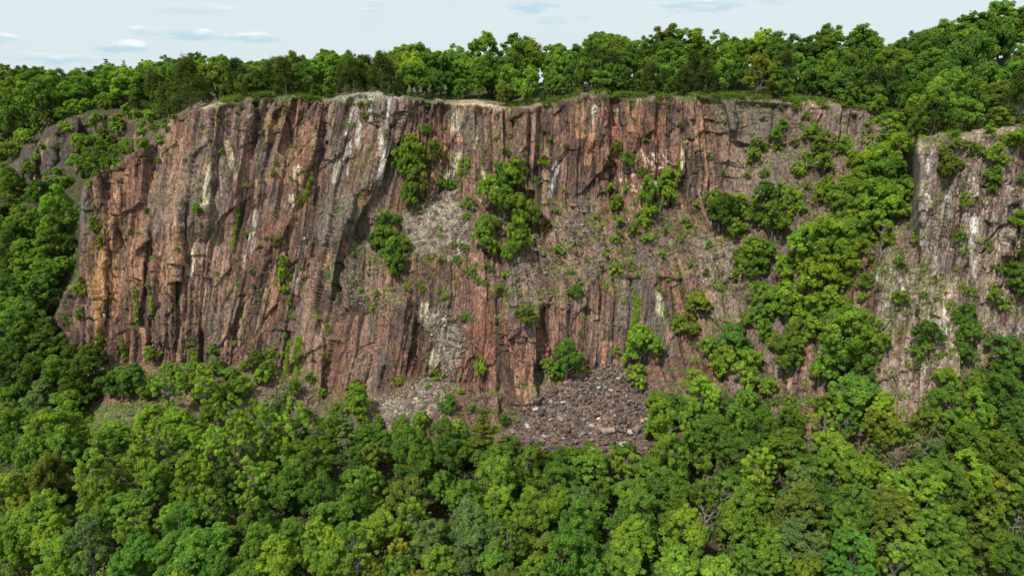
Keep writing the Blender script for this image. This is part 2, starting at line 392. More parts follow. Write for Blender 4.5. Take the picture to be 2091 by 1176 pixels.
# dark water varnish in long streaks
vs = ss(fbm(Us/.8, Vs/40, 71, 3), .56, .68)
col = mix(col, dark*.85, vs*.6*ss(cn4, .3, .6))
greyz = ss(np.exp(-((PX-690)/45)**2-((PY-470)/110)**2)+np.exp(-((PX-1880)/22)**2-((PY-380)/110)**2)+np.exp(-((PX-60)/90)**2-((PY-330)/60)**2)+.8*np.exp(-((PX-170)/16)**2-((PY-440)/80)**2)+.5*np.exp(-((PX-1320)/140)**2-((PY-650)/50)**2)+.7*np.exp(-((PX-790)/60)**2-((PY-230)/30)**2), .2, .8)
col = mix(col, grey*.85, greyz*.75*ss(cn2, .2, .5))
col = mix(col, c3(.062, .054, .048), buttress*.85*ss(cn2, .3, .6))
# right outcrop: paler, lichen speckled
outz = poly_mask([(1862,300),(1885,285),(1990,262),(2140,240),(2140,700),(2040,800),(1930,860),(1850,850),(1700,700),(1780,545),(1868,530)], 20, 12)
col = mix(col, c3(.25, .205, .175), outz*.75*ss(cn2, .3, .6))
sp = ss(fbm(Us/.17, Vs/.5, 91, 3), .58, .66)*ss(fbm(Uc/3, Vc/6, 92, 2), .35, .6)
col = mix(col, c3(.50, .46, .41), outz*sp*.6)
sp2 = poly_mask([(1270,310),(1370,310),(1375,380),(1300,400),(1265,370)], 14, 10)*ss(fbm(Us/.4, Vs/.8, 93, 3), .55, .66)
col = mix(col, c3(.60, .50, .42), sp2*.7)
# fresh orange faces on a few random blocks
fo = ((h2(np.floor(a3*9999), np.floor(b3*9999), 3) > .975) & (cn4 > .45))*1.
col = mix(col, orange*.8+pink*.2, blur(fo, 1, 0)*.7*(1-outz))
cn5 = fbm(Us/.26, Vs/8, 123, 4)
def paint(lst, colr, k=1.):
    global col
    for pts, w in lst: col = mix(col, colr*np.ones(3), np.clip((stroke(pts, w)*1.5-(1-ss(cn5*.7+cn3*.3, .36, .62))*1.25)*k, 0, 1))
paint([([(250,360),(255,390)],16),([(235,375),(240,410)],9),([(70,360),(78,385)],10),([(368,345),(372,385)],12),([(362,420),(361,525)],7),([(1210,240),(1198,330)],13),
 ([(1215,210),(1213,250)],7),([(1527,235),(1518,262)],9),([(1503,285),(1500,320)],8),([(1440,240),(1428,262)],9),([(905,288),(908,306)],9),([(926,270),(938,285)],14),
 ([(1078,700),(1080,840)],14),([(1055,760),(1060,800)],12),([(440,250),(436,300)],8),([(548,236),(552,250)],8),([(520,370),(522,385)],6),([(1170,430),(1180,450)],14),([(1262,765),(1250,700)],8),([(1235,700),(1228,765)],8),([(1990,545),(1985,552)],9),([(1360,330),(1362,370)],6)], orange, .95)
paint([([(205,520),(205,700)],20),([(235,480),(238,640)],12)], c3(.42, .24, .11), .75)
paint([([(462,290),(472,330),(478,362)],12),([(610,345),(612,400)],15),([(592,400),(600,425)],9),([(940,230),(930,262)],20),([(930,315),(912,370)],18),([(975,280),(965,300)],7),
 ([(868,625),(880,660),(862,640)],22),([(905,690),(885,740)],18),([(1400,285),(1390,345)],10),([(690,335),(685,370)],14),([(1345,600),(1350,640)],16),([(985,345),(988,362)],8),([(424,340),(418,420)],12),([(395,470),(390,560)],14)], cream*c3(.92, .97, .95), .85)
paint([([(727,222),(716,262),(712,300),(704,350)],13),([(738,235),(728,300)],8),([(762,205),(750,260)],9),([(797,205),(790,262)],9),([(775,268),(783,310),(776,372)],12),([(820,215),(812,260)],6),
 ([(522,432),(518,470),(508,520)],10),([(508,480),(497,545)],7),([(528,440),(527,480)],4),([(622,487),(612,520),(603,575)],8),([(600,560),(598,600)],4),([(1212,212),(1206,250)],8),([(1218,232),(1214,262)],4),([(1262,220),(1258,245)],6),
 ([(1140,335),(1128,365),(1120,400)],13),([(1895,322),(1888,440)],9),([(1900,300),(1896,330)],6),([(1990,448),(1992,500),(1986,560)],13),([(1935,395),(1932,440)],13),([(1878,520),(1872,560)],5),([(1680,690),(1676,720)],7),([(1790,545),(1788,570)],6),
 ([(1842,560),(1842,590)],4),([(1925,600),(1930,680)],8),([(460,360),(455,400)],4),([(370,420),(372,470)],5),([(1100,250),(1095,285)],5)], white, .85*ss(a3, .15, .5)*(.6+.4*ss(a4, .3, .6)))
# flat rock knob on the rim, pale and worn
col = mix(col, c3(.33, .31, .28), poly_mask([(675,198),(700,190),(770,186),(830,200),(790,212),(700,210)], 8, 6)*.8)
# gravel, ledges, soil
gc = mix(np.broadcast_to(c3(.165, .128, .102), P.shape).copy(), c3(.105, .070, .056), ss(h2(ga, gb, 4)*.6+fbm(Ui/3, Vi/3, 141, 3)*.5, .4, .75))
gc = mix(gc, c3(.30, .28, .225), np.clip(gm['bowl']+gm['pale']+gm['tan']*.6+gm['chute'], 0, 1)*ss(h2(ga, gb, 14), .3, .8)*.8)
gc = mix(gc, c3(.17, .125, .105), np.clip(gm['fan']+gm['toe'], 0, 1)*.8)
col = mix(col, gc, np.clip(grav, 0, 1))
moss = ss(fbm(Ui/2.2, Vi/2.2, 66, 4), .54, .66)*np.clip(ss(1-steep, .22, .5)+gm['ledge']*.6, 0, 1)*(1-gm['fan'])*(1-gm['bowl']*.8)*(1-gm['pale'])
col = mix(col, c3(.12, .14, .045), moss*.55)
fl = np.maximum(ss(PY, 905, 940)*(1-gm['fan']), lwf)
ci = fbm(Ui/2.5, Vi/2.5, 140, 4)
soil = mix(np.broadcast_to(c3(.085, .065, .045), P.shape).copy(), c3(.06, .085, .025), ss(ci, .4, .6))
col = mix(col, soil, fl)
col = mix(col, mix(np.broadcast_to(c3(.15, .17, .065), P.shape).copy(), c3(.10, .15, .04), ss(ci, .4, .6)), clr)
gr = rimz*(PX > 420)
pl = mix(np.broadcast_to(c3(.085, .12, .035), P.shape).copy(), c3(.22, .18, .12), ss(fbm(X_/5, Y_/5, 68, 3), .5, .65))
col = mix(col, pl, gr*(1-ss(PX, 660, 690)*(1-ss(PX, 820, 840))))
sandz = (np.exp(-((PX-980)/60)**4)+np.exp(-((PX-425)/34)**4)+.6*np.exp(-((PX-1650)/45)**4))*ss(fbm(X_/2.5, Y_/2.5, 411, 3), .3, .5)*(1-ss(PY-rim[:, None], 4, 16))*ss(PX, 380, 400)*(1-ss(rim[:, None]-PY, 14, 22)*.6)
col = mix(col, c3(.50, .38, .28), np.clip(sandz, 0, 1)*.85)
topgr = outz*(1-ss(PY-rim[:, None], 6, 40))
col = mix(col, c3(.34, .27, .19), topgr*.7*ss(cn2, .3, .6))
col = np.clip(col*(.86+.28*cn3[..., None])*(1+.27*(1-fl)*(1-clr))[..., None], .01, .9)

# ------------------------------------------------------------------ materials
def new_mat(name):
    m = bpy.data.materials.new(name); m.use_nodes = True
    global nt; nt = m.node_tree; nt.nodes.clear(); return m
def coords(): return N('ShaderNodeTexCoord').outputs['Object']
def noise(vec, scale, detail=4., rough=.55, sc=None):
    if sc:
        q = N('ShaderNodeMapping'); Lk(vec, q.inputs[0]); q.inputs['Scale'].default_value = sc; vec = q.outputs[0]
    n = N('ShaderNodeTexNoise'); Lk(vec, n.inputs[0]); setin(n, 'Scale', scale); setin(n, 'Detail', detail); setin(n, 'Roughness', rough); return n.outputs[0]
def out(sh): o = N('ShaderNodeOutputMaterial'); Lk(sh, o.inputs[0])
def mat_rock():
    m = new_mat('weathered_rock'); g = coords()
    a = N('ShaderNodeAttribute', attribute_name='stone')
    n1 = noise(g, 1.6, 6., .65, (1, 1, .35)); n2 = noise(g, 5., 5., .6)
    n3 = noise(g, 3.2, 5., .7, (1, 1, .12))
    c = mixc(ramp(n1, .3, .7), mixc(1., a.outputs[0], (.62, .62, .64), 'MULTIPLY'), mixc(1., a.outputs[0], (1.4, 1.34, 1.28), 'MULTIPLY'))
    c = mixc(mth('MULTIPLY', ramp(n3, .5, .68), .4), c, mixc(1., c, (1.6, 1.5, 1.42), 'MULTIPLY'))
    c = mixc(mth('MULTIPLY', ramp(n3, .5, .34), .4), c, mixc(1., c, (.5, .5, .52), 'MULTIPLY'))
    c = mixc(mth('MULTIPLY', ramp(n2, .5, .72), .55), c, mixc(1., c, (.5, .47, .45), 'MULTIPLY'))
    q = N('ShaderNodeMapping'); q.inputs['Scale'].default_value = (1., 1., .28); wv = N('ShaderNodeVectorMath', operation='ADD'); sc_ = N('ShaderNodeVectorMath', operation='SCALE'); nn = N('ShaderNodeTexNoise'); setin(nn, 'Scale', .7); Lk(g, nn.inputs[0])
    Lk(nn.outputs[1], sc_.inputs[0]); sc_.inputs['Scale'].default_value = 1.2; Lk(g, wv.inputs[0]); Lk(sc_.outputs[0], wv.inputs[1]); Lk(wv.outputs[0], q.inputs[0])
    v = N('ShaderNodeTexVoronoi', feature='DISTANCE_TO_EDGE'); setin(v, 'Scale', 1.5); Lk(q.outputs[0], v.inputs[0]); ck = ramp(v.outputs['Distance'], 0., .07)
    v2 = N('ShaderNodeTexVoronoi', feature='F1'); setin(v2, 'Scale', 1.5); Lk(q.outputs[0], v2.inputs[0]); hs = N('ShaderNodeSeparateColor'); Lk(v2.outputs['Color'], hs.inputs[0])
    c = mixc(mth('MULTIPLY', hs.outputs[0], .5), c, mixc(1., c, (.62, .60, .60), 'MULTIPLY')); c = mixc(mth('MULTIPLY', ramp(hs.outputs[1], .8, 1.), .5), c, mixc(1., c, (1.45, 1.35, 1.25), 'MULTIPLY'))
    c = mixc(mth('MULTIPLY', mth('SUBTRACT', 1., ck), .62), c, mixc(1., c, (.3, .28, .28), 'MULTIPLY'))
    b = N('ShaderNodeBump'); setin(b, 'Strength', .8); setin(b, 'Distance', .15)
    Lk(mth('ADD', mth('ADD', mth('MULTIPLY', n1, .6), mth('MULTIPLY', n2, .4)), mth('ADD', mth('MULTIPLY', ck, .7), mth('MULTIPLY', hs.outputs[2], .9))), b.inputs['Height'])
    p = N('ShaderNodeBsdfPrincipled'); Lk(c, p.inputs['Base Color']); setin(p, 'Roughness', .9); setin(p, 'Specular IOR Level', .25)
    Lk(b.outputs[0], p.inputs['Normal']); out(p.outputs[0]); return m
def mat_stone(name, attr):
    m = new_mat(name); g = coords()
    if attr: cc = N('ShaderNodeAttribute', attribute_name='stone').outputs[0]
    else: cc = N('ShaderNodeObjectInfo').outputs['Color']
    n1 = noise(g, 2.6, 6., .65)
    c = mixc(ramp(n1, .35, .7), mixc(1., cc, (.68, .66, .64), 'MULTIPLY'), mixc(1., cc, (1.2, 1.18, 1.15), 'MULTIPLY'))
    b = N('ShaderNodeBump'); setin(b, 'Strength', .6); setin(b, 'Distance', .08); Lk(n1, b.inputs['Height'])
    p = N('ShaderNodeBsdfPrincipled'); Lk(c, p.inputs['Base Color']); setin(p, 'Roughness', .88); setin(p, 'Specular IOR Level', .25)
    Lk(b.outputs[0], p.inputs['Normal']); out(p.outputs[0]); return m
def mat_leaf(name, attr=False, trans=.5):
    m = new_mat(name)
    if attr: cc = N('ShaderNodeAttribute', attribute_name='tone').outputs[0]; rnd = N('ShaderNodeAttribute', attribute_name='leafrand').outputs['Fac']
    else: cc = N('ShaderNodeObjectInfo').outputs['Color']; rnd = N('ShaderNodeAttribute', attribute_name='leafrand').outputs['Fac']
    n1 = noise(coords(), 2.2 if not attr else .6, 2.)
    c = mixc(rnd, mixc(1., cc, (.66, .72, .8), 'MULTIPLY'), mixc(1., cc, (1.38, 1.28, 1.0), 'MULTIPLY'))
    c = mixc(ramp(n1, .35, .65), mixc(1., c, (.85, .9, 1.), 'MULTIPLY'), mixc(1., c, (1.2, 1.08, .9), 'MULTIPLY'))
    p = N('ShaderNodeBsdfDiffuse'); Lk(c, p.inputs[0])
    t = N('ShaderNodeBsdfTranslucent'); Lk(mixc(1., c, (1.5, 1.55, .8), 'MULTIPLY'), t.inputs[0])
    x = N('ShaderNodeMixShader'); setin(x, 0, trans); Lk(p.outputs[0], x.inputs[1]); Lk(t.outputs[0], x.inputs[2])
    out(x.outputs[0]); return m
def mat_bark(name, c):
    m = new_mat(name); n1 = noise(coords(), 3., 5., .6, (1, 1, .3))
    p = N('ShaderNodeBsdfPrincipled'); Lk(mixc(ramp(n1, .3, .7), [x*.55 for x in c], [x*1.25 for x in c]), p.inputs['Base Color']); setin(p, 'Roughness', .9)
    out(p.outputs[0]); return m
def mat_ground():
    m = new_mat('forest_soil'); n1 = noise(coords(), .08, 6.); n2 = noise(coords(), .9, 4.)
    c = mixc(ramp(n1, .4, .6), (.07, .055, .035), (.045, .075, .02)); c = mixc(mth('MULTIPLY', ramp(n2, .4, .7), .5), c, (.05, .09, .025))
    p = N('ShaderNodeBsdfPrincipled'); Lk(c, p.inputs['Base Color']); setin(p, 'Roughness', 1.); out(p.outputs[0]); return m
M_ROCK = mat_rock(); M_STONE = mat_stone('broken_stone', False); M_STONEA = mat_stone('broken_stone_mixed', True)
M_LEAF = mat_leaf('green_leaves'); M_LEAFA = mat_leaf('green_leaves_mixed', True); M_BARK = mat_bark('brown_bark', (.13, .105, .08)); M_PALE = mat_bark('pale_dead_wood', (.30, .265, .23))
M_GREY = mat_bark('grey_bark', (.20, .185, .16)); M_SOIL = mat_ground()

# ------------------------------------------------------------------ mesh helpers
def mesh_np(name, V, Q, mat, attrs=(), smooth=False):
    me = bpy.data.meshes.new(name); V = np.asarray(V, np.float32); Q = np.asarray(Q, np.int32); k = Q.shape[1]
    me.vertices.add(len(V)); me.vertices.foreach_set('co', V.ravel())
    me.loops.add(Q.size); me.loops.foreach_set('vertex_index', Q.ravel())
    me.polygons.add(len(Q)); me.polygons.foreach_set('loop_start', np.arange(0, Q.size, k, dtype=np.int32))
    me.polygons.foreach_set('loop_total', np.full(len(Q), k, np.int32))
    if smooth: me.polygons.foreach_set('use_smooth', np.ones(len(Q), bool))
    me.update(calc_edges=True)
    for (an, typ, data) in attrs:
        a = me.attributes.new(an, typ, 'POINT')
        if typ == 'FLOAT_COLOR':
            d = np.ones((len(V), 4), np.float32); d[:, :3] = data; a.data.foreach_set('color', d.ravel())
        else: a.data.foreach_set('value', np.asarray(data, np.float32))
    me.materials.append(mat); return me
def link(name, me, parent=None):
    o = bpy.data.objects.new(name, me); C.objects.link(o)
    if parent: o.parent = parent
    return o
def grid_quads(nc, nr, i0=0):
    i = np.arange(nc-1)[:, None]*nr+np.arange(nr-1)[None, :]
    return (np.stack([i, i+1, i+nr+1, i+nr], -1).reshape(-1, 4))+i0
def sheet(name, ja, jb):
    V = P[:, ja:jb].reshape(-1, 3); cc = col[:, ja:jb].reshape(-1, 3)
    me = mesh_np(name, V, grid_quads(nc_, jb-ja), M_ROCK, [('stone', 'FLOAT_COLOR', cc)])
    o = link(name, me); o['kind'] = 'structure'; return o
nf = len(frow)
sheet('cliff', 0, nf)
sheet('forest_floor', nf-1, nr_)

# plateau behind the rim
SKX = [-700,0,40,65,110,150,210,260,300,370,440,500,540,575,620,680,720,750,800,840,900,940,990,1040,1080,1130,1180,1220,1270,1310,1350,1400,1440,1480,1520,1560,1600,1650,1690,1750,1800,1830,1870,1930,1980,2010,2091,2800]
SKY = [130,130,134,141,149,147,144,137,125,118,118,122,129,118,118,107,103,117,103,92,93,92,77,93,80,88,85,60,68,72,68,72,62,68,56,65,70,60,62,60,84,75,46,36,38,5,-12,-60]
YSX = [-700,0,400,700,1200,1500,1800,1900,2091,2800]; YSY = [280,268,222,196,186,182,178,176,170,160]
ysky = np.interp(colx, YSX, YSY)
sksm = np.interp(colx, SKX, SKY); sksm = np.convolve(np.pad(sksm, 60, 'edge'), np.ones(121)/121, 'valid')
zs = unproj(colx, sksm, ysky)[:, 2]-11.5
ptop = P[:, 0]
rows = [ptop]
T = np.concatenate([np.linspace(0, 1, 25)[1:], [1.3, 2., 4., 9., 20.]])
for t in T:
    Yt = ptop[:, 1]+(ysky-ptop[:, 1])*t
    tt = min(t, 1.); zt = lerp(ptop[:, 2], zs, tt*tt*(3-2*tt)) - max(0, t-1)*9
    r = np.stack([(colx-CX)/F*Yt*(1/(CP)), Yt, zt], -1)
    d0 = ptop[:, 0]/ptop[:, 1]; r[:, 0] = d0*Yt
    r[:, 2] += (fbm(r[:, 0]/9, Yt/9, 88, 3)-.5)*.8*min(t*4, 1)
    rows.append(r)
PLG = np.stack(rows, 1)
me = mesh_np('plateau_ground', PLG.reshape(-1, 3), grid_quads(nc_, PLG.shape[1]), M_SOIL, smooth=True)
o = link('plateau_ground', me); o['kind'] = 'structure'
# valley ground to the horizon
G = 9000.; gx = np.array([-G, -900, -300, 300, 900, G]); gyy = np.array([-G, -800, -200, 20, 60, G])
V = np.array([(x, y, -78.5 if y < 100 else -78.5) for x in gx for y in gyy])
me = mesh_np('valley_ground', V, grid_quads(6, 6), M_SOIL); o = link('valley_ground', me); o['kind'] = 'structure'

# ------------------------------------------------------------------ lookup of the surface under a pixel
def surf(px, py):
    i = int(np.clip(np.searchsorted(colx, px), 0, nc_-1)); t = top[i]
    if py <= 950: j = int(np.clip(round((py-t)/(950-t)*(nf-1)), 0, nf-1))
    else: j = int(np.clip(np.searchsorted(PY[i], py), 0, nr_-1))
    return P[i, j], i, j
def ground_for(px, py, hc):
    """surface point whose vertical offset hc projects on row py (nearest one)"""
    i = int(np.clip(np.searchsorted(colx, px), 0, nc_-1))
    Q = P0[i, ::-1].copy(); Q[:, 2] += hc
    _, q, _ = proj(Q); k = int(np.argmax(q <= py))
    if q[k] > py: k = len(q)-1
    return P0[i, nr_-1-k], k

# ------------------------------------------------------------------ plant building blocks
def leaf_cloud(rng, cen, rad, n, size, flat=.75, up=.5, stretch=1.):
    """leaf quads (folded, separate faces) spread over the shells of leaf clumps"""
    m = len(cen); k = rng.integers(0, m, n) if n > m else np.arange(n) % m
    w = rad[k]**2; k = rng.choice(m, n, p=rad**2/np.sum(rad**2))
    d = rng.normal(size=(n, 3)); d[:, 2] += up*.6; d /= np.linalg.norm(d, axis=1, keepdims=True)
    r = rad[k]*(1.12-.75*rng.random(n)**1.3+.16*rng.normal(size=n))
    c = cen[k]+d*r[:, None]*np.array([1, 1, flat])
    nrm = d*.8+np.array([0, -.0, up+.35])+rng.normal(size=(n, 3))*.5; nrm /= np.linalg.norm(nrm, axis=1, keepdims=True)
    a = np.cross(nrm, rng.normal(size=(n, 3))); a /= np.linalg.norm(a, axis=1, keepdims=True); b = np.cross(nrm, a)
    s = (size*(.6+.8*rng.random(n)))[:, None]
    V = np.stack([c-a*s*stretch, c-b*s*.62+nrm*s*.18, c+a*s*stretch, c+b*s*.62+nrm*s*.18], 1).reshape(-1, 3)
    lr = np.repeat(np.clip(.5+.24*rng.normal(size=m)[k]+.22*rng.normal(size=n), 0, 1), 4)
    Q = np.arange(4*n).reshape(-1, 4)
    return V, Q, lr
def tubes(paths, sides=6):
    Vs_, Qs_, o = [], [], 0
    for pts in paths:
        ring = []
        for i, (p, r) in enumerate(pts):
            p = Vector(p); q = Vector(pts[min(i+1, len(pts)-1)][0]); q0 = Vector(pts[max(i-1, 0)][0]); t = (q-q0)
            t = t.normalized() if t.length > 1e-6 else Vector((0, 0, 1))
            a = t.orthogonal().normalized(); b = t.cross(a)
            for k in range(sides):
                an = 2*math.pi*k/sides; Vs_.append(p+a*math.cos(an)*r+b*math.sin(an)*r)
        n = len(pts)
        for i in range(n-1):
            for k in range(sides):
                k2 = (k+1) % sides; Qs_.append((o+i*sides+k, o+i*sides+k2, o+(i+1)*sides+k2, o+(i+1)*sides+k))
        o += n*sides
    return np.array(Vs_), np.array(Qs_)
def bend(p, q, r0, r1, rng, n=5, w=.08):
    p = np.array(p, float); q = np.array(q, float); L = np.linalg.norm(q-p); out_ = []
    for i in range(n):
        t = i/(n-1); j = rng.normal(size=3)*w*L*math.sin(math.pi*t)*.6
        j[2] += .08*L*math.sin(math.pi*t)
        out_.append((tuple(p+(q-p)*t+j), r0+(r1-r0)*t))
    return out_
PROTO = {}
def proto(kind, crown, trunk, trunkmat): PROTO.setdefault(kind, []).append((crown, trunk))
def leafmesh(name, V, Q, lr, mat=None): return mesh_np(name, V, Q, mat or M_LEAF, [('leafrand', 'FLOAT', lr)])
# every prototype: crown radius 1, base at z=0, crown centre at z = HC[kind]
HC = {'broadleaf_tree': 1.55, 'slender_tree': 2.3, 'cedar_tree': 1.35, 'pine_tree': 1.9, 'shrub': .72, 'bush_tree': 1.0, 'bare_tree': 1.4, 'young_tree': 1.0}
def make_broad(kind, seed, ncl=110, nl=15000, leaf=.045, hc=1.55, rz=1., open_=0., nlob=6, bark=None):
    rng = np.random.default_rng(seed); cen = []; rad = []; lobes = []
    for k in range(nlob):
        a = 2.4*k+rng.uniform(-.5, .5); rr = rng.uniform(.30, .62) if k else rng.uniform(0, .2)
        lobes.append((math.cos(a)*rr, math.sin(a)*rr, hc+rz*(rng.uniform(-.42, .30) if k else rng.uniform(.25, .45)), rng.uniform(.34, .52) if k else rng.uniform(.36, .46), rng.uniform(.8, 1.35)))
    for k in range(max(2, nlob//2)):
        a = rng.uniform(0, 6.283); rr = rng.uniform(.25, .7); lobes.append((math.cos(a)*rr, math.sin(a)*rr, hc+rz*rng.uniform(-.7, -.2), rng.uniform(.25, .4), .8))
    L = np.array(lobes); tries = 0
    while len(cen) < ncl and tries < 6000:
        tries += 1; x = L[rng.integers(0, len(L))]; d = rng.normal(size=3); d[2] += .45; d /= np.linalg.norm(d)
        if d[2] < -.5: continue
        r = x[3]*(rng.uniform(.8, 1.12) if rng.random() > .15 else rng.uniform(.3, .8)); c = x[:3]+d*r*np.array([1, 1, x[4]*rz])
        inside = sum(1 for y in L if np.linalg.norm((c-y[:3])/np.array([1, 1, y[4]*rz])) < y[3]*.72)
        if inside and rng.random() < .85: continue
        q = rng.uniform(.06, .165)*(1-.2*open_)
        if cen and min(np.linalg.norm(c-e)-.5*(q+f) for e, f in zip(cen, rad)) < 0 and rng.random() < .85: continue
        cen.append(c); rad.append(q)
    cen = np.array(cen); rad = np.array(rad); ncl = len(cen)
    V, Q, lr = leaf_cloud(rng, cen, rad, nl, leaf, .85, .35)
    topz = hc+.35*rz; tr = bend((0, 0, -.35), (rng.normal()*.08, rng.normal()*.08, topz), .07, .02, rng, 7, .04); paths = [tr]
    for x in L:
        z0 = max(.3*hc, x[2]-.55-.4*np.hypot(x[0], x[1])); t = min(1, (z0+.35)/(topz+.35)); b0 = np.array(tr[min(6, int(t*6))][0]); b0[2] = min(z0, topz)
        lim = bend(b0, x[:3], .04, .014, rng, 5, .08); paths.append(lim)
        near = np.argsort(np.linalg.norm(cen-x[:3], axis=1))[:8]
        for k in rng.choice(near, 4, replace=False): paths.append(bend(lim[3][0], cen[k], .014, .004, rng, 3, .1))
    TV, TQ = tubes(paths, 5)
    proto(kind, leafmesh(kind+'_crown', V, Q, lr), mesh_np(kind+'_trunk', TV, TQ, bark or M_BARK, smooth=True), None)
for s_ in range(12): make_broad('broadleaf_tree', 100+s_, ncl=150+15*(s_ % 4), nlob=5+s_ % 4, rz=1.05+.12*(s_ % 4), nl=17000, leaf=.037+.005*(s_ % 3))
for s_ in range(4): make_broad('slender_tree', 200+s_, ncl=80, nlob=8, nl=10000, leaf=.046, hc=2.3, rz=1.6, open_=.8, bark=M_GREY)
for s_ in range(5): make_broad('bush_tree', 300+s_, ncl=80, nlob=5, nl=9000, leaf=.052, hc=1.0, rz=.9)
for s_ in range(8): make_broad('shrub', 400+s_, ncl=40, nlob=4, nl=3200, leaf=.088, hc=.72, rz=.8)
def make_cedar(seed):
    rng = np.random.default_rng(seed); cen = []; rad = []
    for i in range(60):
        z = rng.uniform(.35, 2.4); R = .95*(1-(z/2.6)**1.6)+.1; a = rng.uniform(0, 6.283); r = R*rng.uniform(.55, 1)
        cen.append((math.cos(a)*r, math.sin(a)*r, z)); rad.append(rng.uniform(.14, .26))
    V, Q, lr = leaf_cloud(rng, np.array(cen), np.array(rad), 6500, .045, 1.1, .7)
    TV, TQ = tubes([bend((0, 0, -.3), (0, 0, 2.3), .07, .015, rng, 6, .03)]+[bend((0, 0, max(.2, cen[k][2]-.25)), cen[k], .02, .006, rng, 4) for k in range(0, 60, 5)], 5)
    proto('cedar_tree', leafmesh('cedar_crown', V, Q, lr), mesh_np('cedar_trunk', TV, TQ, M_BARK, smooth=True), None)
for s_ in range(3): make_cedar(500+s_)
def make_pine(seed):
    rng = np.random.default_rng(seed); cen = []; rad = []; paths = [bend((0, 0, -.3), (0, 0, 3.3), .07, .012, rng, 7, .01)]
    for lev in range(11):
        z = .7+lev*.25; R = 1.05*(1-(lev/12.)**1.5)
        for b in range(6):
            a = rng.uniform(0, 6.283); L = R*rng.uniform(.65, 1.1)
            for t in (.35, .55, .75, .95): cen.append((math.cos(a)*L*t+rng.normal()*.04, math.sin(a)*L*t+rng.normal()*.04, z+.12*t+rng.normal()*.03)); rad.append(.17*(1.25-.5*t)*max(.4, R))
            paths.append(bend((0, 0, z-.05), (math.cos(a)*L, math.sin(a)*L, z+.1), .018, .004, rng, 4, .04))
    V, Q, lr = leaf_cloud(rng, np.array(cen), np.array(rad), 9000, .05, .45, 1.0, 1.4)
    TV, TQ = tubes(paths, 5); proto('pine_tree', leafmesh('pine_crown', V, Q, lr), mesh_np('pine_trunk', TV, TQ, M_BARK, smooth=True), None)
for s_ in range(3): make_pine(600+s_)
def make_bare(seed, spread=.8):
    rng = np.random.default_rng(seed); paths = []; tips = []
    top_ = np.array((rng.normal()*.1, rng.normal()*.1, 2.6)); tr = bend((0, 0, -.4), top_, .05, .010, rng, 9, .03); paths.append(tr)
    for k in range(13):
        t = rng.uniform(.3, .97); b = np.array(tr[int(t*8)][0]); a = rng.uniform(0, 6.283); L = spread*(1.15-.6*t)
        e = b+np.array((math.cos(a)*L, math.sin(a)*L, L*rng.uniform(.35, .9))); br = bend(b, e, .022, .006, rng, 5, .1); paths.append(br)
        for q in range(5):
            f = np.array(br[rng.integers(1, 5)][0]); g = f+rng.normal(size=3)*.2*spread+np.array((0, 0, .22)); paths.append(bend(f, g, .009, .003, rng, 3, .12))
    TV, TQ = tubes(paths, 5); PROTO.setdefault('bare_tree', []).append((None, mesh_np('bare_wood', TV, TQ, M_PALE, smooth=True)))
for s_ in range(4): make_bare(700+s_, [.8, .6, 1.1, .9][s_])

PROTO['young_tree'] = PROTO['bush_tree']
TONE = {'b': ((.245, .375, .062), 'bright green'), 'G': ((.150, .300, .060), 'vivid green'), 'm': ((.180, .300, .058), 'mid green'), 'd': ((.125, .222, .052), 'dark green'),
        'o': ((.185, .240, .055), 'olive green'), 'g': ((.165, .250, .095), 'greyish green'), 'y': ((.27, .35, .065), 'yellow-green'), 'Y': ((.28, .31, .06), 'yellowing'),
        'c': ((.085, .125, .040), 'dark olive'), 'w': ((.22, .30, .20), 'silvery pale green'), 'n': ((.10, .075, .045), 'brownish')}
WORDS = {'broadleaf_tree': ('broadleaf tree', 'tree'), 'slender_tree': ('slender tree', 'tree'), 'bush_tree': ('bushy tree', 'tree'), 'shrub': ('shrub', 'shrub'),
         'young_tree': ('young tree', 'tree'), 'cedar_tree': ('cedar tree', 'cedar'), 'pine_tree': ('pine', 'pine tree'), 'bare_tree': ('bare tree', 'dead tree')}
PLANTS = []     # (object, kind, tone word, px, py, r)
TRUNKS = []
FRAME = lambda px, py, r: -r*.8 < px < 2091+r*.8 and -r < py < 1176+r*.75
def plant(kind, base, R, tone, pxy, rpx, zs=1., hcscale=1., tilt=None, words=None, force=False):
    if not force and not FRAME(pxy[0], pxy[1], rpx): return None
    crown, trunk = random.choice(PROTO[kind])
    e = bpy.data.objects.new(kind, None); C.objects.link(e); e.empty_display_size = .5
    e.location = tuple(base); e.rotation_euler = (tilt[0] if tilt else random.gauss(0, .03), tilt[1] if tilt else random.gauss(0, .03), random.uniform(0, 6.283)); k_ = random.uniform(.88, 1.12); e.scale = (R*k_, R/k_, R*zs)
    c = TONE[tone][0]; v = random.uniform(.82, 1.2); h = random.uniform(-.08, .08)
    cc = (c[0]*v*(1+h), c[1]*v, c[2]*v*(1-h), 1)
    if crown:
        o = link('crown', crown, e); o.color = cc
    link('trunk', trunk, e)
    PLANTS.append((e, kind, words or TONE[tone][1], pxy[0], pxy[1], rpx))
    TRUNKS.append((base[0], base[1], R))
    return e
def tree_at(px, py, r, tone, kind='broadleaf_tree', zs=None):
    zs = zs or random.uniform(.95, 1.15)
    R = r*100/F
    for it in range(4):
        b, k = ground_for(px, py, HC[kind]*R*zs)
        c = b+np.array([0, 0, HC[kind]*R*zs]); d = proj(c)[2]; R = r*d/F
    b = b.copy(); b[2] -= .1
    return plant(kind, b, R, tone, (px, py), r, zs)
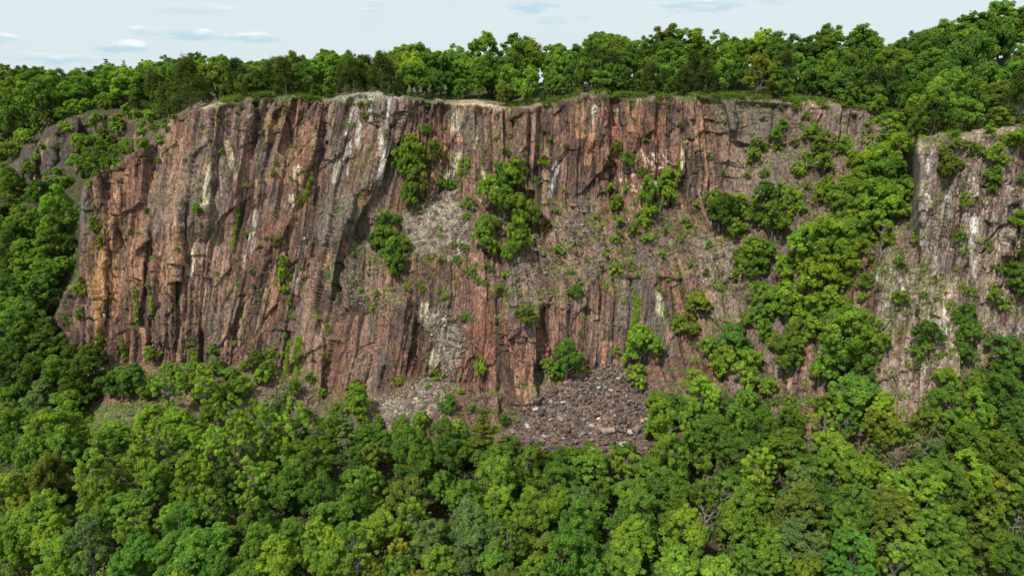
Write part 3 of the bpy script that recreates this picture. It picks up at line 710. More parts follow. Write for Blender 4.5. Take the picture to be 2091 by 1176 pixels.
def shrub_at(px, py, r, tone, kind=None, zs=None):
    kind = kind or ('bush_tree' if r >= 15 else 'shrub')
    b, i, j = surf(px, py+r*.55)
    d = proj(b)[2]; R = r*d/F*1.05
    n = Nn[i, j]; b = b+np.array([n[0], n[1], 0])*.25*R-np.array([0, 0, .15*R])
    return plant(kind, b, R, tone, (px, py), r, zs or random.uniform(.9, 1.25), tilt=(random.gauss(.05, .05), random.gauss(0, .05)))
def parse(t):
    for w_ in t.split():
        a = w_.split(','); yield float(a[0]), float(a[1]), float(a[2]), a[3], (a[4] if len(a) > 4 else '')

WOOD = '''500,785,24,b,b 470,762,22,m,b 580,822,20,m,b 520,832,22,b,b 628,842,18,m,b 556,852,24,b,b 380,778,24,b,b 420,772,22,m,b 500,748,16,m,b 690,838,22,m,b 742,850,22,b,b 772,862,20,m,b 935,868,18,b,b 455,800,26,b,b 410,805,24,m,b 225,788,33,d,b 268,792,29,d,b 186,800,30,d,b 302,800,26,m,b 250,770,28,m,b 160,815,28,m,b 31,796,42,m 41,830,40,d 92,813,48,g 143,827,38,b 160,796,40,d 316,790,30,m 357,790,38,b 425,790,42,b 20,854,45,o 44,885,50,m 129,885,65,m 85,919,45,m
150,922,50,m 238,915,52,m 320,858,46,b 374,864,48,b 333,895,45,b 391,902,40,b 449,912,45,b,s 493,861,48,b,s 503,905,45,b,s 558,878,42,b,s 612,871,48,b,s 585,922,40,b 646,936,58,m 680,878,40,m 544,844,28,b 582,834,33,g
20,997,52,b 54,1041,38,y 119,994,58,o 102,1065,58,m 218,973,52,m 289,966,48,y 218,1021,48,b 279,1034,48,m 323,994,46,m 398,990,56,b 527,987,46,b,s 605,987,52,m 663,1021,50,d 530,1065,50,d 116,1096,48,b 41,1116,58,m
129,1143,50,b 197,1116,58,g 211,1075,48,m 296,1082,48,b 293,1123,58,G 377,1072,52,G 357,1130,52,G 429,1116,60,G 442,1160,48,G 530,1116,45,m 578,1143,52,b 598,1092,45,m 653,1116,50,b 680,1075,52,m 687,1157,50,b 265,1164,45,m 450,1040,44,m,s 
734,812,33,m 710,878,34,g,p 761,890,40,G 860,860,28,b 914,826,25,G 826,900,44,m 850,936,60,m 911,939,50,d 904,886,33,m 952,890,28,G 993,890,46,o,p 1030,853,16,G 1040,920,34,m 1013,943,40,m 1023,980,50,m 1091,940,38,o 1074,966,45,m
1139,942,34,m 1166,932,27,m 1203,946,42,m 1244,942,34,m 1210,973,50,m 1142,987,50,m 1285,925,26,d 1278,957,38,b 1333,817,25,b 1346,854,40,b 1380,837,38,m 1363,898,52,b 1380,939,45,m 1319,970,42,b 744,980,48,m 720,946,40,d 846,1021,48,o
850,1058,45,m 734,1038,48,m 778,1082,48,b 945,1021,48,m 904,994,45,m 1016,1034,45,b 965,1082,56,g 880,1103,48,g 819,1130,34,Y 812,1160,40,m 730,1116,58,m 754,1167,35,Y 904,1150,45,m 938,1160,35,g 1006,1136,40,m 1033,1116,42,m 1091,1055,54,b
1142,1021,45,b 1176,1028,40,g 1220,1014,40,m 1176,1082,58,G 1169,1143,70,G 1244,1133,30,d 1288,1014,48,b 1295,1065,58,m 1285,1103,48,b 1360,1007,54,m 1367,1055,48,m 1380,1103,54,b 1373,1157,50,b
1425,820,42,b 1411,854,44,m 1452,888,50,d 1425,912,48,d 1476,929,48,d 1517,854,48,m 1544,888,52,m 1507,960,30,y 1537,966,48,b 1595,932,54,m 1609,861,34,m 1615,824,18,b 1670,862,38,b 1687,822,34,m 1731,800,58,m 1724,864,34,d 1786,875,36,y 1789,838,36,b 
1782,922,13,d 1697,930,48,b 1738,958,46,b 1629,956,45,m 1683,987,54,m 1432,994,45,m 1469,1014,50,m 1527,1007,45,m 1507,1065,62,b 1612,1007,50,g 1629,1055,58,o 1622,1099,54,g 1663,1021,50,d 1731,1041,54,d 1711,1075,50,m 1724,1143,56,G 1636,1164,40,b 1571,1133,45,m
1510,1150,45,m 1401,1072,36,b 1401,1126,36,b 1782,1048,50,o 1833,997,45,b 1833,1045,45,y 1874,1055,50,b 1894,1082,50,m 1922,1099,50,m 1816,1126,54,b 1867,1157,45,m 1935,1150,50,m 1867,912,38,g 1901,956,50,m 1877,980,50,b 1922,994,50,d 1969,966,54,b 1986,1014,54,b
2010,1007,45,y 1969,916,48,m 2020,924,48,m 2054,966,50,m 2071,1014,50,d 2024,1090,38,m 1996,1065,42,m 2003,1116,50,m 2054,1133,54,d 1918,815,38,m 1986,838,44,b 1986,795,38,m 2037,815,58,d 2071,865,54,d 1925,866,34,m 1877,850,30,o 
24,740,40,d 75,760,45,d 110,700,40,d 40,690,45,d 60,640,45,m 30,590,45,d 100,600,42,d 25,520,45,d 80,520,45,m 128,545,32,m 118,485,42,m 60,455,44,m 20,425,40,g 130,430,40,b 88,395,36,d 25,375,34,m 34,388,32,d 129,366,30,m 150,723,26,d 204,730,26,d 204,706,26,o 190,745,38,d 140,770,42,d 280,765,36,d 
100,555,38,m 145,500,26,d 95,660,38,d 60,580,40,m 10,640,40,m 145,655,22,d 20,470,36,m 85,455,34,m 25,306,24,b 60,345,20,m 14,354,20,b 204,313,36,m 238,316,27,m 238,252,21,b 296,296,19,m 129,269,15,m 175,290,20,m 160,330,22,m 250,345,18,b 180,350,22,d
313,722,24,b,b 439,715,18,m,b 442,748,26,m 551,722,18,b,b 551,754,28,b,b 531,770,24,b,b 395,760,30,m 350,760,26,m 480,800,32,m 440,830,34,m 480,770,24,m'''
KM = {'': 'broadleaf_tree', 's': 'slender_tree', 'p': 'pine_tree', 'b': 'bush_tree', 'c': 'cedar_tree'}
rk = random.Random(3)
for px, py, r, t, k in parse(WOOD):
    if k == '': k = 'b' if r < 33 else ('s' if rk.random() < (.30 if t in 'by' else .13) and py > 700 else '')
    tree_at(px, py, r*.88, t, KM[k])

SLOPE = '''183,374,10,m 198,354,10,o 222,344,8,b 250,331,9,m 276,317,9,o 300,301,9,m 320,281,10,d 338,258,9,m 357,240,10,o 90,300,10,m 140,262,11,d 200,238,12,m 240,240,11,o 290,255,12,m 55,330,9,o 20,350,10,m 60,285,15,m 85,262,14,m 105,248,15,o 130,238,16,m 155,226,16,d 180,220,15,m 215,216,14,o 330,232,13,o 308,245,15,d 282,236,14,m 262,226,14,b 350,228,11,o 245,262,14,b 265,300,15,m 150,262,12,b 190,250,14,m 210,270,12,o 40,300,13,b 75,325,10,m 120,300,9,b 370,222,10,d 165,300,18,m 225,290,16,m 320,262,12,o 295,270,13,b 340,250,9,o 1590,300,12,m 1620,290,9,o 1640,320,13,m 1560,350,12,b 1600,380,13,m 1690,300,12,o 1610,440,16,m 1640,430,14,b 1401,454,12,b 1469,441,38,d 1459,420,22,m 1503,465,25,m 1547,434,33,m 1581,461,38,m 1568,417,32,d 1615,420,24,m 1673,410,19,m 1537,529,36,m 1568,516,22,m 1595,556,28,m 1534,556,32,m 1612,533,24,m 1649,502,42,b 1683,478,38,b 1697,512,46,b 1731,485,46,b
1731,529,38,b 1683,549,38,b 1663,584,42,b 1714,570,28,b 1782,420,50,b 1823,434,34,b 1748,420,38,b 1717,448,33,m 1792,460,34,b 1643,611,38,b 1673,631,33,m 1612,638,24,b 1547,626,34,d 1546,618,17,w 1561,665,24,m 1527,658,20,b 1422,624,27,y 1408,669,29,o
1452,716,28,d 1493,700,38,G 1486,740,28,b 1527,767,36,m 1537,740,22,b 1585,706,19,b 1622,740,36,m 1629,689,26,o 1425,788,28,y 1469,765,16,b 1571,795,22,b 1717,631,20,b 1758,577,22,m 1758,607,13,b 1731,735,62,m 1690,767,44,m 1765,774,44,d 1837,611,24,y
1874,539,12,b 1837,539,15,m 1884,601,11,m 1898,618,7,b 1768,658,9,m 1796,662,10,b 1888,684,38,d 1880,712,24,m 1969,655,33,d 1969,700,33,d 1969,727,24,d 1956,482,17,m 1969,512,13,m 1969,417,12,b 1969,400,9,b 2020,604,20,b 2044,624,17,b 2037,546,17,m 2054,458,23,m
2078,519,24,d 2075,584,36,d 2060,555,24,m 2013,502,11,b 1864,485,15,b 2037,723,42,d 2071,757,48,d 2024,774,42,d 1925,781,32,b 1544,306,20,m 1537,326,18,m 1595,252,14,m 1581,282,17,m 1595,218,8,m 1626,218,11,m 1643,235,8,m 1656,282,20,m 1673,306,28,o 1717,306,19,b
1629,354,19,b 1653,337,14,m 1683,347,23,b 1680,374,11,b 1649,381,10,b 1690,391,19,m 1741,333,26,m 1772,340,32,b 1799,306,28,b 1833,272,32,b 1833,340,42,b 1799,367,42,G 1748,374,32,b 1860,245,30,o 1874,221,24,b 1901,259,26,o 1847,306,28,m 1772,252,11,d 1782,218,20,m
1837,228,9,m 1915,306,12,m 1949,296,16,b 1949,323,12,b 1935,357,29,o 1986,313,16,m 2027,323,21,b 2064,296,26,m 2027,364,19,m 2027,384,15,m 2017,269,13,b 2081,367,15,m 2045,330,13,b 1850,400,26,b 1830,395,28,G 1590,600,24,m 1600,690,20,m 1660,680,26,m 1800,710,24,m 1640,660,22,m 1580,640,18,m 1700,600,22,b 1500,420,30,m 1720,390,22,b 1700,420,22,m 1640,540,24,m 1750,455,30,b 1810,490,20,m 1560,690,16,b 1700,690,26,m'''
for px, py, r, t, k in parse(SLOPE): shrub_at(px, py, r*(.86 if px > 1740 and py > 480 else 1.0), 'b' if (t in 'md' and (int(px)*7+int(py)) % 5 < 2 and px < 1860) else t, 'broadleaf_tree' if r > 52 else None)
FACE = '''870,269,12,m 836,306,14,o 843,327,23,b 829,357,26,b 850,344,20,m 846,388,26,o 890,327,18,o 901,374,13,G 918,376,11,G 952,333,7,b 1013,286,7,b 1016,238,6,m 1122,282,8,b 1098,299,7,m 1044,282,5,m 1037,316,7,d 1156,299,6,m 1112,330,13,b 1098,374,8,m 1057,354,22,y 1040,374,28,b
1023,381,22,G 1275,333,16,m 1258,306,13,o 1244,340,13,n 1309,357,12,o 1244,384,13,b 1278,384,11,b 1292,248,6,m 1316,286,7,m 1390,255,6,m 1360,354,11,b 1356,377,23,b 1322,384,13,m 714,207,8,d 736,213,7,o 758,218,8,o 741,235,8,o 1234,204,7,o 1251,187,11,b 1339,204,9,o 1363,216,6,m
843,410,23,m 812,451,9,G 795,475,26,d 768,502,18,d 805,529,26,m 809,556,20,m 829,512,15,o 795,502,24,m 955,420,13,b 952,441,9,b 1006,420,26,b 1026,437,26,m 1006,458,13,G 1060,420,20,b 1084,448,24,m 1060,451,20,b 986,478,20,m 989,502,24,b 1016,505,13,b 1057,485,22,b 1060,505,22,b
1040,526,16,b 1030,556,11,b 996,546,10,m 1112,465,13,n 948,509,9,m 935,533,10,m 965,556,11,m 972,573,9,m 989,580,7,m 1020,587,11,b 1142,516,12,b 1137,436,7,m 1176,601,14,m 1190,577,7,b 1254,543,13,b 1285,534,8,b 1253,488,11,b 1258,420,15,b 1261,448,11,b 1292,468,13,o 1316,420,23,m
1322,448,20,b 1322,488,13,b 1360,414,17,b 1356,471,9,m 1351,522,10,b 1292,509,7,b 1397,451,9,b 1365,570,6,b 1346,594,8,b 1384,488,8,b 1387,672,20,y 1078,655,20,o 948,652,11,m 921,655,6,m 982,760,15,b 1117,754,15,b 1156,750,30,G 1135,765,18,G 1186,682,7,m 1203,760,7,o 1305,726,34,b
1299,774,22,b 1350,716,11,y 1261,716,9,b 1249,727,6,m 890,764,12,y 812,778,13,y 734,791,13,m 802,747,6,m 411,431,13,m 415,456,6,b 408,407,6,b 299,431,6,m 190,465,15,m 197,492,13,o 187,437,6,b 196,424,6,y 184,512,6,m 163,577,9,o 167,594,13,b 170,641,12,m 143,658,6,b 238,546,5,y
231,607,5,b 311,529,5,m 360,510,6,m 500,478,6,m 544,485,6,m 575,499,12,o 575,533,13,b 578,570,15,b 583,590,12,b 514,556,7,m 486,580,6,b 517,584,5,m 510,604,5,b 444,560,5,m 656,652,9,b 667,672,8,b 524,733,14,m 582,689,7,m 561,672,6,m 454,313,7,b 449,238,7,o 449,250,6,o 519,226,6,d 536,304,5,b 565,330,5,b
556,357,7,m 381,327,6,m 321,328,6,o 643,316,8,m 500,381,5,b 1420,630,18,y 1500,560,12,b 1440,560,8,o 1470,590,8,b 1215,440,7,b 1180,500,6,b 900,470,5,b 925,500,6,b 750,560,6,b 735,590,7,b 770,600,8,b 830,590,9,b 760,630,7,b 860,590,8,b 905,610,7,b 1235,580,6,b 1060,600,6,b
1100,610,5,b 1135,640,5,b 1360,640,8,m 1330,690,8,b 1340,560,6,b 1290,590,5,b 1410,540,8,b 1445,500,8,m 1235,520,7,b 1300,560,6,m 1030,270,5,b 700,500,6,b 720,520,7,b 670,560,5,b 985,330,5,b 1150,390,6,b 1200,400,5,b 640,340,5,b 635,770,12,m 660,800,10,b 605,800,14,m 870,790,7,b 940,800,8,b 960,835,10,m 1330,880,16,m 1350,900,14,b
1560,240,7,m 1480,250,5,b 1450,320,6,m 1520,360,8,m 1400,360,5,b 1480,350,6,b 1460,390,8,b 1490,400,9,b 1420,420,8,b 590,620,6,b 600,650,6,m 680,700,5,b 480,700,6,b 400,620,4,b 330,600,4,b 260,610,4,b'''
for px, py, r, t, k in parse(FACE): shrub_at(px, py, r*(1.12 if r >= 13 else 1), t, None, random.uniform(1.05, 1.55))

# bare, pale trees
for px, py, r in ((1435,1090,36),(2058,1075,36),(1262,1085,28),(120,480,26),(945,1000,22),(970,985,16),(1790,500,30),(1990,300,18),(2085,430,30),(1910,255,20),(1865,280,20),(1826,790,26),(1160,470,14),(1097,535,12),(250,950,26),(1825,940,22),(1690,330,14),(1345,440,20),(705,925,26)):
    kind = 'bare_tree'; R = r*100/F
    for it in range(3):
        if py > 900 or px < 130: b, _k = ground_for(px, py, 1.4*R)
        else: b = surf(px, py+r)[0]
        R = r*proj(b)[2]/F
    plant(kind, b, R, 'm', (px, py), r, 1.0, words='pale leafless')

# wood on the plateau behind the rim
def plg(px, Y):
    i = int(np.clip(np.searchsorted(colx, px), 0, nc_-1)); jr = int(np.argmax(PY[i] >= (rim2(px) or rim[i])-1))
    c = np.concatenate([P0[i, 1:jr+1][::-1], PLG[i][:25]]); k = len(c)
    z = np.interp(Y, c[:k, 1], c[:k, 2]); x = (px-CX)/F/CP*Y
    x = np.interp(Y, c[:k, 1], c[:k, 0]); return np.array([x, Y, z])
def rim2(px): return float(np.interp(px, [-700,0,60,110,150,200,260,300,340,429.9,430], [345,340,290,254,234,224,222,230,243,215,214])) if px < 430 else None
rp = random.Random(5); placed = []
def rimY(px):
    i = int(np.clip(np.searchsorted(colx, px), 0, nc_-1)); jr = int(np.argmax(PY[i] >= (rim2(px) or rim[i])-1)); return float(P0[i, jr, 1])
def zsky(px, py, Y): return float(unproj(np.array([px]), np.array([py]), Y)[0, 2])
cand = []; PL = []
for n in range(26000):
    px = rp.uniform(-40, 2130); a = rimY(px); b = float(np.interp(px, YSX, YSY))
    cand.append((px, a+1.5+(b-a-1.5)*rp.random()**.9))
# skyline row first
back = [(px+rp.uniform(-12, 12), float(np.interp(px, YSX, YSY))-rp.uniform(0, 6)) for px in range(-30, 2130, 25)]
for n, (px, Y) in enumerate(back+cand):
    sk = n < len(back)
    a = rimY(px); q = plg(px, Y); edge = Y-a
    if edge < 9 and (890 < px < 1035 or 395 < px < 470 or 1600 < px < 1700): continue
    if not sk and edge < 4 and rp.random() < .6 and px > 430: continue
    near = edge < 11 and px > 300
    R = rp.uniform(3.3, 5.4)*(1 if not near else .72)
    if sk: R = rp.uniform(3.6, 5.)
    if any((q[0]-x)**2+(q[1]-y)**2 < ((.42 if sk else .72)*(R+r2))**2 for x, y, r2 in placed): continue
    if len(placed) > 560: break
    placed.append((q[0], q[1], R))
    tonew = rp.random(); ced = (near and rp.random() < (.6 if (px < 850 or 1380 < px < 1480) else .2)) or (not sk and px < 800 and rp.random() < .14)
    kind = 'cedar_tree' if ced else 'broadleaf_tree'
    tone = 'c' if ced else ('b' if tonew < .06 else 'G' if tonew < .10 else 'm' if tonew < .42 else 'd' if tonew < .92 else 'o')
    if near and not ced: kind = rp.choice(['bush_tree', 'broadleaf_tree'])
    Hn = HC[kind]*R+R*.9
    smax = zsky(px, float(np.interp(px, SKX, SKY)), Y)-q[2]
    if sk: zs = rp.uniform(.82, 1.02); R = min(max(smax*rp.uniform(.93, 1.06)/(zs*(HC[kind]+.95)), 3.2), 6.5)
    else: zs = min(rp.uniform(.9, 1.2), max(.45, (smax-.5)/Hn))
    pass
    if kind == 'broadleaf_tree' and not sk and rp.random() < .6: kind = 'bush_tree'; zs = zs*1.3
    cc = q+np.array([0, 0, HC[kind]*R*zs]); ppx, ppy, d = proj(cc)
    PL.append((Y, kind, q-np.array([0, 0, .3]), R, tone, (float(ppx), float(ppy)), R*F/float(d), zs))
for n in range(9000):
    px = rp.uniform(-30, 2125); a = rimY(px); Y = a+1.+rp.random()*24; edge = Y-a; q = plg(px, Y)
    if (edge < 9 and 885 < px < 1035) or (edge < 7 and 395 < px < 470) or (edge < 6 and 1600 < px < 1700): continue
    R = rp.uniform(1.6, 3.1)*(.75 if edge < 4 else 1)
    if any((q[0]-x)**2+(q[1]-y)**2 < (0.55*(R+r2*(.5 if r2 > 3.2 else 1)))**2 for x, y, r2 in placed): continue
    placed.append((q[0], q[1], R)); ced = rp.random() < (.3 if px < 850 or 1380 < px < 1480 else .1); kind = 'cedar_tree' if ced else 'bush_tree'
    if ced: R *= .8
    zs = rp.uniform(.9, 1.5); cc = q+np.array([0, 0, HC[kind]*R*zs]); ppx, ppy, d = proj(cc)
    PL.append((Y, kind, q-np.array([0, 0, .25*R]), R, 'c' if ced else rp.choice('mddddbo'), (float(ppx), float(ppy)), R*F/float(d), zs))
    if sum(1 for p in placed if p[2] < 3.2) > 260: break
cover = np.full(2300, 400.); PL.sort(key=lambda t: t[0])
for (Y, kind, b, R, tone, pxy, rpx, zs) in PL:
    tp = float(proj(b+np.array([0, 0, (HC[kind]+.8)*R*zs]))[1]); i0 = int(np.clip(pxy[0]-rpx*.75+60, 0, 2299)); i1 = int(np.clip(pxy[0]+rpx*.75+61, 1, 2300))
    if i1 <= i0 or np.mean(tp < cover[i0:i1]-3) < .25: continue
    cover[i0:i1] = np.minimum(cover[i0:i1], tp+rpx*.35)
    plant(kind, b, R, tone, pxy, rpx, zs)
_np = len(PLANTS)
for px, top_, r, Y in ((164, 121, 13, 268), (188, 124, 11, 270)):
    q = plg(px, Y); R = r*Y/F; zt = zsky(px, top_, Y)
    plant('pine_tree', np.array([q[0], Y, zt-3.35*R*1.3]), R, 'c', (px, top_+16), r, 1.3)
print('plants', len(PLANTS), {k: sum(1 for p in PLANTS if p[1] == k) for k in WORDS})

# understorey filling the wood where the listed crowns leave gaps
rf = random.Random(8); extra = 0
TL = ([-60,130,200,330,450,500,640,800,1000,1060,1300,1335,1420,1700,1850,2100], [330,700,885,880,850,870,880,930,935,985,985,900,830,830,860,850])
tx = np.array(TRUNKS)
for n in range(5000):
    px = rf.uniform(-60, 2150); py = rf.uniform(420, 1560)
    b, i, j = surf(px, py)
    if py < np.interp(px, *TL)+25: continue
    if 170 < px < 320 and 820 < py < 920: continue
    R = rf.uniform(2.2, 4.0)
    if np.min(np.hypot(tx[:, 0]-b[0], tx[:, 1]-b[1])-.60*(tx[:, 2]+R)) < 0: continue
    c = b+np.array([0, 0, 1.0*R]); qx, qy, d = proj(c)
    if not (-40 < qx < 2130 and qy < 1235): continue
    plant('young_tree', b, R, rf.choice('mmdbob'), (float(qx), float(qy)), R*F/float(d)); extra += 1
    tx = np.vstack([tx, [b[0], b[1], R]])
    if extra > 150: break
print('extra', extra)

# ------------------------------------------------------------------ vines hanging on the walls
VINES = [([(1298,602),(1299,640),(1291,668),(1286,702)],9,'b','bright strand of ivy hanging on the smooth lower wall above the boulder scree'),
 ([(634,352),(628,390),(612,412)],8,'y','yellow-green vine beside the dark recess in the upper left wall'),
 ([(276,588),(278,650),(281,664)],4,'b','narrow green vine in the left of two cracks low on the left wall'),
 ([(316,605),(318,645)],4,'b','narrow green vine in the right of two cracks low on the left wall'),
 ([(590,698),(581,722),(585,745),(574,790)],7,'y','yellow vine trailing down the foot of the left wall'),
 ([(614,690),(607,722),(600,762)],9,'b','bright green vine column just right of the yellow vine'),
 ([(940,328),(936,352),(938,386)],4,'b','thin vine left of two hanging below the orange overhang'),
 ([(955,318),(949,352)],5,'b','short vine right of two hanging below the orange overhang'),
 ([(1070,330),(1057,372)],9,'y','yellow-green vine spreading over the wall above the central thicket'),
 ([(1384,328),(1376,362)],5,'b','small bright vine below the cream streak on the right wall'),
 ([(394,715),(398,762)],9,'b','bright green vine column at the foot of the left wall'),
 ([(249,690),(252,732)],5,'m','dark green vine at the far left foot of the wall'),
 ([(487,430),(480,468),(476,512)],4,'b','thin pale vine left of the twin white streaks')]
for pts, w, tone, lab in VINES:
    rng = np.random.default_rng(int(pts[0][0])); cen = []; rad = []; stem = []
    L = sum(math.dist(a, b) for a, b in zip(pts[:-1], pts[1:])); n = int(L/3)+3
    ts = np.linspace(0, 1, n); xs = np.interp(ts, np.linspace(0, 1, len(pts)), [p[0] for p in pts]); ys = np.interp(ts, np.linspace(0, 1, len(pts)), [p[1] for p in pts])
    for x, y in zip(xs, ys):
        b, i, j = surf(x, y); q = b+Nn[i, j]*.15; stem.append((tuple(q), .04))
        for _ in range(3):
            b2, i, j = surf(x+rng.normal()*w*.35, y+rng.normal()*3); cen.append(b2+Nn[i, j]*.2); rad.append(w*.055*rng.uniform(.5, 1.1))
    cen = np.array(cen); rad = np.array(rad); org = stem[-1][0]
    V, Q, lr = leaf_cloud(rng, cen-np.array(org), rad, len(cen)*26, .13, .9, .2)
    e = bpy.data.objects.new('vine', None); C.objects.link(e); e.location = org; e['label'] = lab; e['category'] = 'vine'; e['group'] = 'vines on the cliff'
    o = link('foliage', leafmesh('vine_foliage', V, Q, lr), e); o.color = (*TONE[tone][0], 1)
    TV, TQ = tubes([[(tuple(np.array(p)-np.array(org)), r) for p, r in stem]], 5); link('stem', mesh_np('vine_stem', TV, TQ, M_BARK), e)

# ------------------------------------------------------------------ uncountable low growth on ledges and on the forest floor
def growth(name, pts, nrm, sizes, tones, nl, leaf, seed):
    rng = np.random.default_rng(seed); n = len(pts)
    V, Q, lr = leaf_cloud(rng, pts, sizes, n*nl, leaf, .7, .7)
    # colour follows the nearest tuft (recomputed from the same choice)
    rng = np.random.default_rng(seed); k = rng.integers(0, n, n*nl); k = rng.choice(n, n*nl, p=sizes**2/np.sum(sizes**2))
    tc_ = np.repeat(tones[k], 4, 0)
    me = mesh_np(name, V, Q, M_LEAFA, [('leafrand', 'FLOAT', lr), ('tone', 'FLOAT_COLOR', tc_)]); o = link(name, me); o['kind'] = 'stuff'; return o
mossy = fbm(PX/16, PY/16, 202, 3)
wgt = (ss(mossy, .50, .62)*(grav*(1-gm['fan']*.97)*(1-gm['pale']*.8)*(1-gm['bowl']*.85)+(1-grav)*ss(1-steep, .2, .45)*.8))[:, :nf]
wgt = wgt*(PX[:, :nf] > 140)*(PX[:, :nf] < 2130)*(PY[:, :nf] < 900)*(1-rimz[:, :nf])+.0
wall = rockw[:, :nf]*(ss(e2[:, :nf], .12, .03))*(fbm(PX/30, PY/40, 203, 3)[:, :nf] > .56)*.10*(PX[:, :nf] > 140)
rimg = np.exp(-((PY[:, :nf]-rim[:, None]+6)/5.)**2)*(PX[:, :nf] > 430)*(1-np.clip(sandz[:, :nf], 0, 1))*.9
wgt = wgt*.9+wall+rimg+outz[:, :nf]*ss(mossy[:, :nf], .52, .62)*.25+lwf[:, :nf]*.5*(PX[:, :nf] > -20)
rng = np.random.default_rng(31)
idx = rng.choice(wgt.size, 7500, p=(wgt/wgt.sum()).ravel()); pts = P[:, :nf].reshape(-1, 3)[idx]+rng.normal(size=(7500, 3))*.15+np.array([0, -.05, .12])
tn = np.array([TONE[k][0] for k in 'bbbmoyo'])[rng.integers(0, 7, 7500)]*rng.uniform(.8, 1.2, (7500, 1))
growth('ledge_plants', pts, None, rng.uniform(.15, .75, 7500), tn, 16, .13, 41)
nfl = 5200; xs = rng.uniform(-90, 2180, nfl*3); ys = rng.uniform(640, 1500, nfl*3); keep = ys > np.interp(xs, TL[0], np.array(TL[1]))-18
keep &= ~((xs > 185) & (xs < 312) & (ys > 828) & (ys < 885)); xs = xs[keep][:nfl]; ys = ys[keep][:nfl]
pts = np.array([surf(x, y)[0] for x, y in zip(xs, ys)])+np.array([0, 0, .5])
n_ = len(pts); tn = np.array([TONE[k][0] for k in 'mmddbo'])[rng.integers(0, 6, n_)]
rb_ = np.random.default_rng(91); nb = 4200; bx = rb_.uniform(432, 2110, nb); bq = -rb_.random(nb)**.8*11+1.5; okb = np.interp(bx, [432,470,890,900,1035,1045,1600,1690], [0,1,1,0,0,1,1,1]); okb = (okb > .5) & ~((bx > 680) & (bx < 835) & (rb_.random(nb) < .85)) & ((fbm(bx/18, bx*0, 7, 3) > .50) | ((bq < -6) & (fbm(bx/9, bx*0, 8, 3) > .4)))
bx = bx[okb]; bq = bq[okb]; bp = np.array([P0[int(np.clip(np.searchsorted(colx, x), 0, nc_-1)), int(np.argmax(PY[int(np.clip(np.searchsorted(colx, x), 0, nc_-1))] >= np.interp(x, RIMX, RIMY)+q))] for x, q in zip(bx, bq)])+np.array([0, 0, .3])
bt = .8*np.array([TONE[k][0] for k in 'mmdood'])[rb_.integers(0, 6, len(bp))]
growth('rim_brush', bp, None, rb_.uniform(.3, .95, len(bp)), bt, 18, .16, 43)
growth('undergrowth', pts, None, rng.uniform(.5, 1.3, n_), tn, 16, .24, 42)

# ------------------------------------------------------------------ broken rock
def hull(seed, pts=14, flatz=.75):
    r = random.Random(seed); bm = bmesh.new()
    for _ in range(pts):
        v = Vector((r.uniform(-1, 1), r.uniform(-1, 1)*.8, r.uniform(-1, 1)*flatz)); 
        m = max(abs(v.x), abs(v.y)/.8, abs(v.z)/flatz); v = v/m*r.uniform(.75, 1.)
        bm.verts.new(v)
    bmesh.ops.convex_hull(bm, input=bm.verts)
    for v in [v for v in bm.verts if not v.link_faces]: bm.verts.remove(v)
    bmesh.ops.bevel(bm, geom=list(bm.edges), offset=.035, segments=1, affect='EDGES')
    bmesh.ops.triangulate(bm, faces=bm.faces)
    me = bpy.data.meshes.new('block'); bm.to_mesh(me); bm.free(); me.materials.append(M_STONE); return me
HUL = [hull(i, 12+i % 4, [.8, .6, .9, .7][i % 4]) for i in range(12)]
HV = [np.array([v.co[:] for v in m.vertices]) for m in HUL]; HT = [np.array([p.vertices[:] for p in m.polygons]) for m in HUL]
STC = {'reddish brown': (.155, .102, .082), 'dark brown': (.125, .09, .078), 'grey': (.215, .205, .19), 'pale pinkish': (.30, .205, .165), 'cream': (.55, .47, .34), 'dark grey': (.09, .088, .088), 'orange-brown': (.34, .18, .11), 'pale grey': (.40, .41, .38)}
SW = ['reddish brown']*34+['dark brown']*26+['grey']*16+['pale pinkish']*10+['dark grey']*6+['orange-brown']*4+['cream']*2+['pale grey']*2
ROCKS = []
def boulder(px, py, r, cw, sc=(1, 1, 1), lab=None, rot=None):
    b, i, j = surf(px, py); s_ = r*proj(b)[2]/F
    o = bpy.data.objects.new('boulder', random.choice(HUL)); C.objects.link(o)
    o.location = tuple(b+Nn[i, j]*s_*.35); o.scale = (s_*sc[0], s_*sc[1], s_*sc[2])
    o.rotation_euler = rot or (random.uniform(-.5, .5), random.uniform(-.5, .5), random.uniform(0, 6.28))
    c = STC[cw]; v = random.uniform(.85, 1.15); o.color = (c[0]*v, c[1]*v, c[2]*v, 1)
    o['category'] = 'boulder'; o['group'] = 'boulders fallen below the cliff'
    if lab: o['label'] = lab
    ROCKS.append((o, cw, px, py, r)); return o
